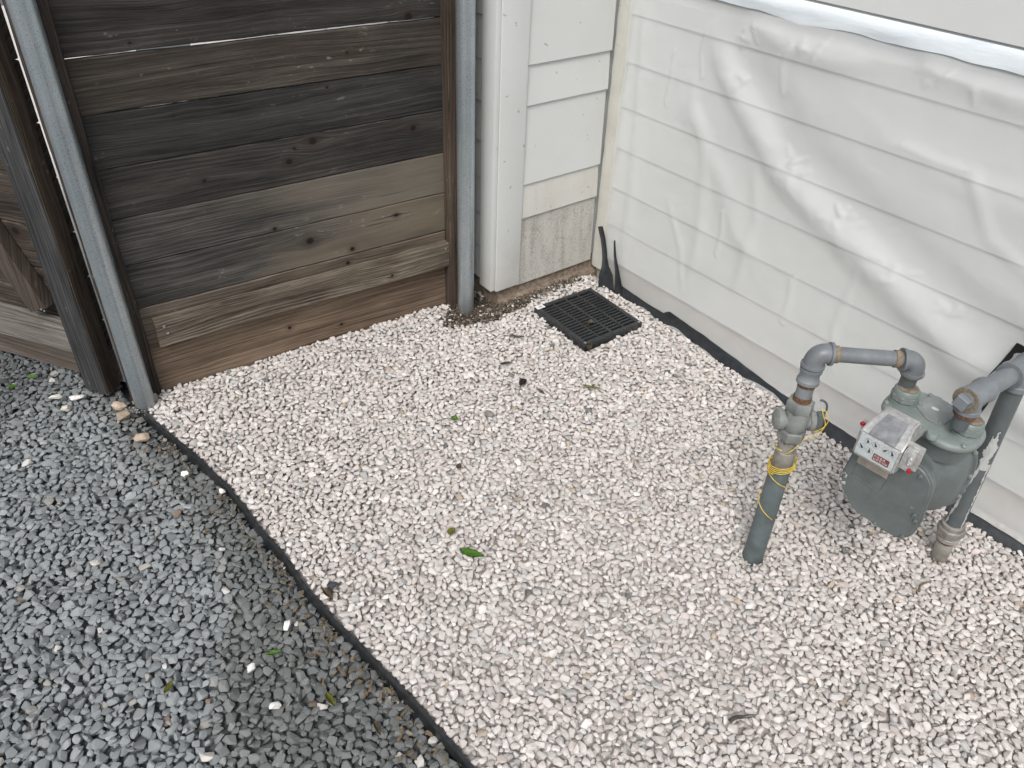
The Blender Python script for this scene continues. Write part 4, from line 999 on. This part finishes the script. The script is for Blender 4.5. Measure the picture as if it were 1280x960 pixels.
leaf('fallen_leaf', .436,-.942,.026,.018, cam_az-R(5), 'leaf', 'small green leaf scrap alone on the pale gravel left of its centre', fold=.3)
leaf('fallen_leaf', .555,-.508,.062,.013, cam_az-R(14), 'olive', 'slender yellow green leaf on the pale gravel in front of the grate', fold=.35)
leaf('fallen_leaf', .610,-1.047,.022,.014, cam_az+R(70), 'deadleaf', 'tiny brown leaf flake between the two small green scraps')
leaf('fallen_leaf', .413,-.669,.040,.022, cam_az+R(60), 'darkleaf', 'curled dark brown leaf on the pale gravel left of the slender leaf', fold=.5)
leaf('fallen_leaf', .300,-.650,.042,.014, cam_az+R(15), 'darkleaf', 'flat dark brown leaf sliver on pale gravel in front of the right steel post', fold=.4)
leaf('fallen_leaf', .480,-.651,.03,.012, cam_az-R(40), 'deadleaf', 'small olive brown leaf bit beside the slender yellow green leaf', fold=.4)
leaf('fallen_leaf', .791,-1.533,.040,.017, cam_az-R(45), 'deadleaf', 'brown dead leaf on pale gravel close to the black edging', fold=.4)
leaf('fallen_leaf', .389,-.375,.034,.026, cam_az+R(100), 'deadleaf', 'crumpled tan leaf at the near corner of the drain grate', fold=.6, z=.016)
leaf('fallen_leaf', .291,-.270,.024,.020, cam_az+R(10), 'deadleaf', 'curled tan leaf lying on top of the drain grate slats', fold=.6, z=.025)
leaf('fallen_leaf', .850,-1.692,.034,.014, cam_az+R(15), 'leaf', 'small green leaf on the dark gravel beside the black edging', z=-.004, fold=.3)
leaf('fallen_leaf', .797,-1.899,.034,.012, cam_az+R(80), 'olive', 'thin olive leaf on the dark gravel near the left edge', z=-.004, fold=.3)
leaf('fallen_leaf', -.501,-1.886,.030,.022, cam_az, 'leaf', 'green weed leaf on dark gravel below the open gate, farther one', z=-.006, fold=.4)
leaf('fallen_leaf', -.479,-1.940,.024,.02, cam_az+R(60), 'leaf', 'green weed leaf on dark gravel below the open gate, nearer one', z=-.006, fold=.4)
leaf('fallen_leaf', 1.02,-1.645,.036,.014, cam_az+R(-50), 'olive', 'yellow olive leaf curl on the dark gravel against the edging', z=-.004, fold=.5)
leaf('fallen_leaf', 1.13,-1.60,.036,.010, cam_az+R(-60), 'deadleaf', 'dry ochre leaf strip on the dark gravel close to the edging', z=-.004, fold=.5)
def twig(x, y, L, rz, r, mt, label, z=.014, bend=.1):
    bm = bmesh.new(); sweep(bm, [(L*(t/8-.5), bend*L*math.sin(t/8*PI), .003*math.sin(t)) for t in range(9)], [r*(1-.05*t) for t in range(9)], 7)
    o = tag(obj('twig', bm, M[mt]), label, 'twig'); o.location = (x,y,z); o.rotation_euler = (0,0,rz)
twig(.194,-.525,.050, cam_az-R(4), .0042, 'darkleaf', 'short dark brown twig on the pale gravel between the post and the grate')
twig(1.557,-1.002,.055, cam_az+R(12), .0048, 'darkleaf', 'dark bark sliver on the pale gravel at the lower right')
twig(1.60,-.38,.05, cam_az+R(35), .003, 'deadleaf', 'thin tan twig on the gravel beside the house gas pipe foot', bend=.2)
for i, (x, y, L, a, lab) in enumerate(((.55,-1.615,.12,100,'longest dry grass stem lying along the dark gravel side of the edging'),(.40,-1.62,.09,60,'dry stem across the dark gravel beside the upper part of the edging'),(.90,-1.60,.07,95,'short curved dry stem against the edging near the brown leaf'),(.36,-1.635,.06,20,'short dark dry stem lying near the white pebble by the edging'))):
    twig(x, y, L, R(a)-PI/2+R(-8), .0016, 'deadleaf', lab, z=-.002, bend=.15)
def rock(x, y, s, rz, col, label, z=0., cat='stone', seed=0):
    s = tuple(q*(.78 if col[0] > .6 else .92) for q in s)
    me = hull(20, .5*s[0], .5*s[1], .5*s[2], seed+100, s[2]*.09); me.materials.clear()
    me.materials.append(flat('loose_stone', col, .85, bump=.5, sc=120., var=.25)); o = bpy.data.objects.new('loose_stone', me); S.collection.objects.link(o)
    o.location = (x,y,z); o.rotation_euler = (R(random.uniform(-12,12)),R(random.uniform(-12,12)),rz); tag(o, label, cat)
rock(-.200,-1.712,(.052,.032,.024), cam_az, (.50,.40,.31), 'tan stone at the foot of the left steel post, farther one', seed=1)
rock(-.150,-1.712,(.050,.040,.028), cam_az+.5, (.27,.22,.16), 'round brown stone at the foot of the left steel post', seed=2)
rock(-.020,-1.700,(.058,.036,.022), cam_az-.1, (.42,.33,.26), 'flat tan stone on the dark gravel just below the left steel post', seed=3)
rock(-.357,-1.850,(.055,.022,.020), cam_az+.3, (.62,.60,.56), 'long white stone on the dark gravel below the gate post', z=-.004, seed=4)
rock(-.318,-1.800,(.060,.024,.020), cam_az+.2, (.66,.64,.60), 'pale elongated stone closest to the foot of the gate post', z=-.004, seed=5)
rock(-.285,-1.84,(.036,.03,.024), cam_az, (.6,.57,.5), 'chunky cream stone beside the long white stone by the gate', z=-.004, seed=6)
rock(.770,-1.512,(.030,.022,.014), cam_az, (.05,.055,.06), 'single dark stone lying on the pale gravel next to the edging', z=.010, seed=7)
rock(.195,-1.655,(.030,.024,.020), cam_az, (.74,.72,.69), 'white pebble on the dark gravel beside the upper edging', z=-.003, seed=8)
rock(.315,-1.598,(.024,.022,.018), cam_az, (.78,.76,.73), 'white pebble touching the dark gravel side of the edging', z=.0, seed=9)
rock(.471,-.842,(.040,.022,.018), cam_az-.6, (.22,.20,.18), 'brown grey stone on the pale gravel behind its centre', z=.010, seed=10)
rock(.334,-1.385,(.042,.020,.018), cam_az+1., (.40,.38,.37), 'long grey stone standing out on the pale gravel at the left', z=.010, seed=11)
rock(.855,-1.745,(.032,.024,.022), cam_az+1., (.80,.79,.76), 'bright white pebble on the dark gravel left of the small green leaf', z=-.004, seed=12)
rock(.800,-1.640,(.034,.024,.022), cam_az+1.4, (.80,.79,.76), 'bright white pebble on the dark gravel behind the small green leaf', z=-.004, seed=13)
rock(.965,-1.742,(.036,.024,.022), cam_az+.6, (.66,.66,.64), 'greyish white pebble on the dark gravel in front of the small green leaf', z=-.004, seed=14)

# flaked paint on the left edge of the meter's front cover and a worn seam along its body
bm = bmesh.new(); rr_ = random.Random(3)
for _ in range(9):
    cx_, cz_ = -.086+rr_.gauss(0,.003), .318+rr_.gauss(0,.012); r_ = rr_.uniform(.0015,.0035); n = 7
    v = [bm.verts.new((cx_+r_*rr_.uniform(.5,1.3)*math.cos(2*PI*i/n), -.1212, cz_+r_*1.4*rr_.uniform(.5,1.3)*math.sin(2*PI*i/n))) for i in range(n)]; bm.faces.new(v)
bmesh.ops.solidify(bm, geom=list(bm.faces), thickness=.0006)
mp('paint_flake', bm, M['sealant'], fc)
bm = bmesh.new(); rings(bm, [[(x*k, y, cz0+(z-cz0)*k) for x, z in rect_ring(0,.340,.104,.106,56,3.2)] for y, k in ((.049,1.),(.050,1.025),(.056,1.025),(.057,1.))]); mp('rear_flange', bm, M['meter'])
for x, z in ((.092,.42),(.103,.36),(.102,.30),(.078,.247)):
    bm = bmesh.new(); lathe(bm, (x,.0495,z), (0,-1,0), [(0,.0052),(.004,.0052),(.005,.004),(.0052,0)], 6); mp('bolt', bm, M['meter_top'])
# grit banked against the pipe feet
X, Y, sz = [], [], []
rg = np.random.default_rng(77)
for px, py, r in ((1.29,-.631,.0245),(1.568,-.241,.0195),(-.163,-1.646,.0285)):
    a = rg.uniform(0, 2*PI, 70); d = r+np.abs(rg.normal(0, .010, 70))+.003; X += list(px+d*np.cos(a)); Y += list(py+d*np.sin(a)); sz += list(rg.uniform(.004,.010,70))
X, Y, sz = map(np.array, (X, Y, sz)); p, r_ = make_layer(X, Y, sz, .004, .5, 78)
c = stonecols(len(X), [(10,(.30,.27,.24)),(10,(.42,.38,.35)),(5,(.16,.13,.10)),(6,(.5,.46,.43))], 79)
instancer('pipe_foot_grit', p, r_, np.repeat(sz[:,None], 3, 1), c, rg.integers(0,12,len(p)), stones_b, 'fine pale and brown grit banked round the feet of the gas pipes and left steel post', 'grit')

# brown leaf flakes, bits of stem and grit caught along the edging, in the corner and round the middle post
lr = random.Random(12); bm = bmesh.new()
def flake(x, y, z, L, w, rz):
    M_ = Matrix.Translation((x,y,z)) @ Euler((lr.uniform(-.5,.5), lr.uniform(-.5,.5), rz)).to_matrix().to_4x4()
    P = [(-.5*L,0,0),(-.15*L,-.5*w,.1*w),(.3*L,-.35*w,.15*w),(.5*L,.05*w,0),(.2*L,.5*w,.12*w),(-.25*L,.4*w,.05*w)]
    a = [bm.verts.new(M_ @ Vector(p)) for p in P]; b = [bm.verts.new(M_ @ (Vector(p)+Vector((0,0,-.0008)))) for p in P]; n = len(P)
    bm.faces.new(a); bm.faces.new(b[::-1]); [bm.faces.new((a[i],b[i],b[(i+1)%n],a[(i+1)%n])) for i in range(n)]
for _ in range(150):
    x = lr.choice((lr.uniform(-.1,1.45), lr.uniform(.65,1.3))); d = abs(lr.gauss(0,.045))+.012; y = float(edge_y(x))-d
    flake(x, y, -.008+lr.uniform(0,.006), lr.uniform(.008,.022), lr.uniform(.002,.009), lr.uniform(0,6.3))
for _ in range(34):
    x = lr.uniform(.05,1.7); y = float(edge_y(x))+.03+abs(lr.gauss(0,.25)); 
    if y < -.1: flake(x, y, .012, lr.uniform(.006,.014), lr.uniform(.002,.006), lr.uniform(0,6.3))
for _ in range(40): flake(lr.gauss(-.02,.05), lr.uniform(-.62,-.36), .010, lr.uniform(.006,.016), lr.uniform(.002,.007), lr.uniform(0,6.3))
for _ in range(30): flake(lr.uniform(.0,.03), lr.uniform(-.36,-.05), .008, lr.uniform(.006,.014), lr.uniform(.002,.006), lr.uniform(0,6.3))
tag(obj('leaf_litter', bm, M['deadleaf'], sharp=60), 'brown leaf flakes and stem bits caught along the black edging and wall foot', 'leaf litter', kind='stuff')
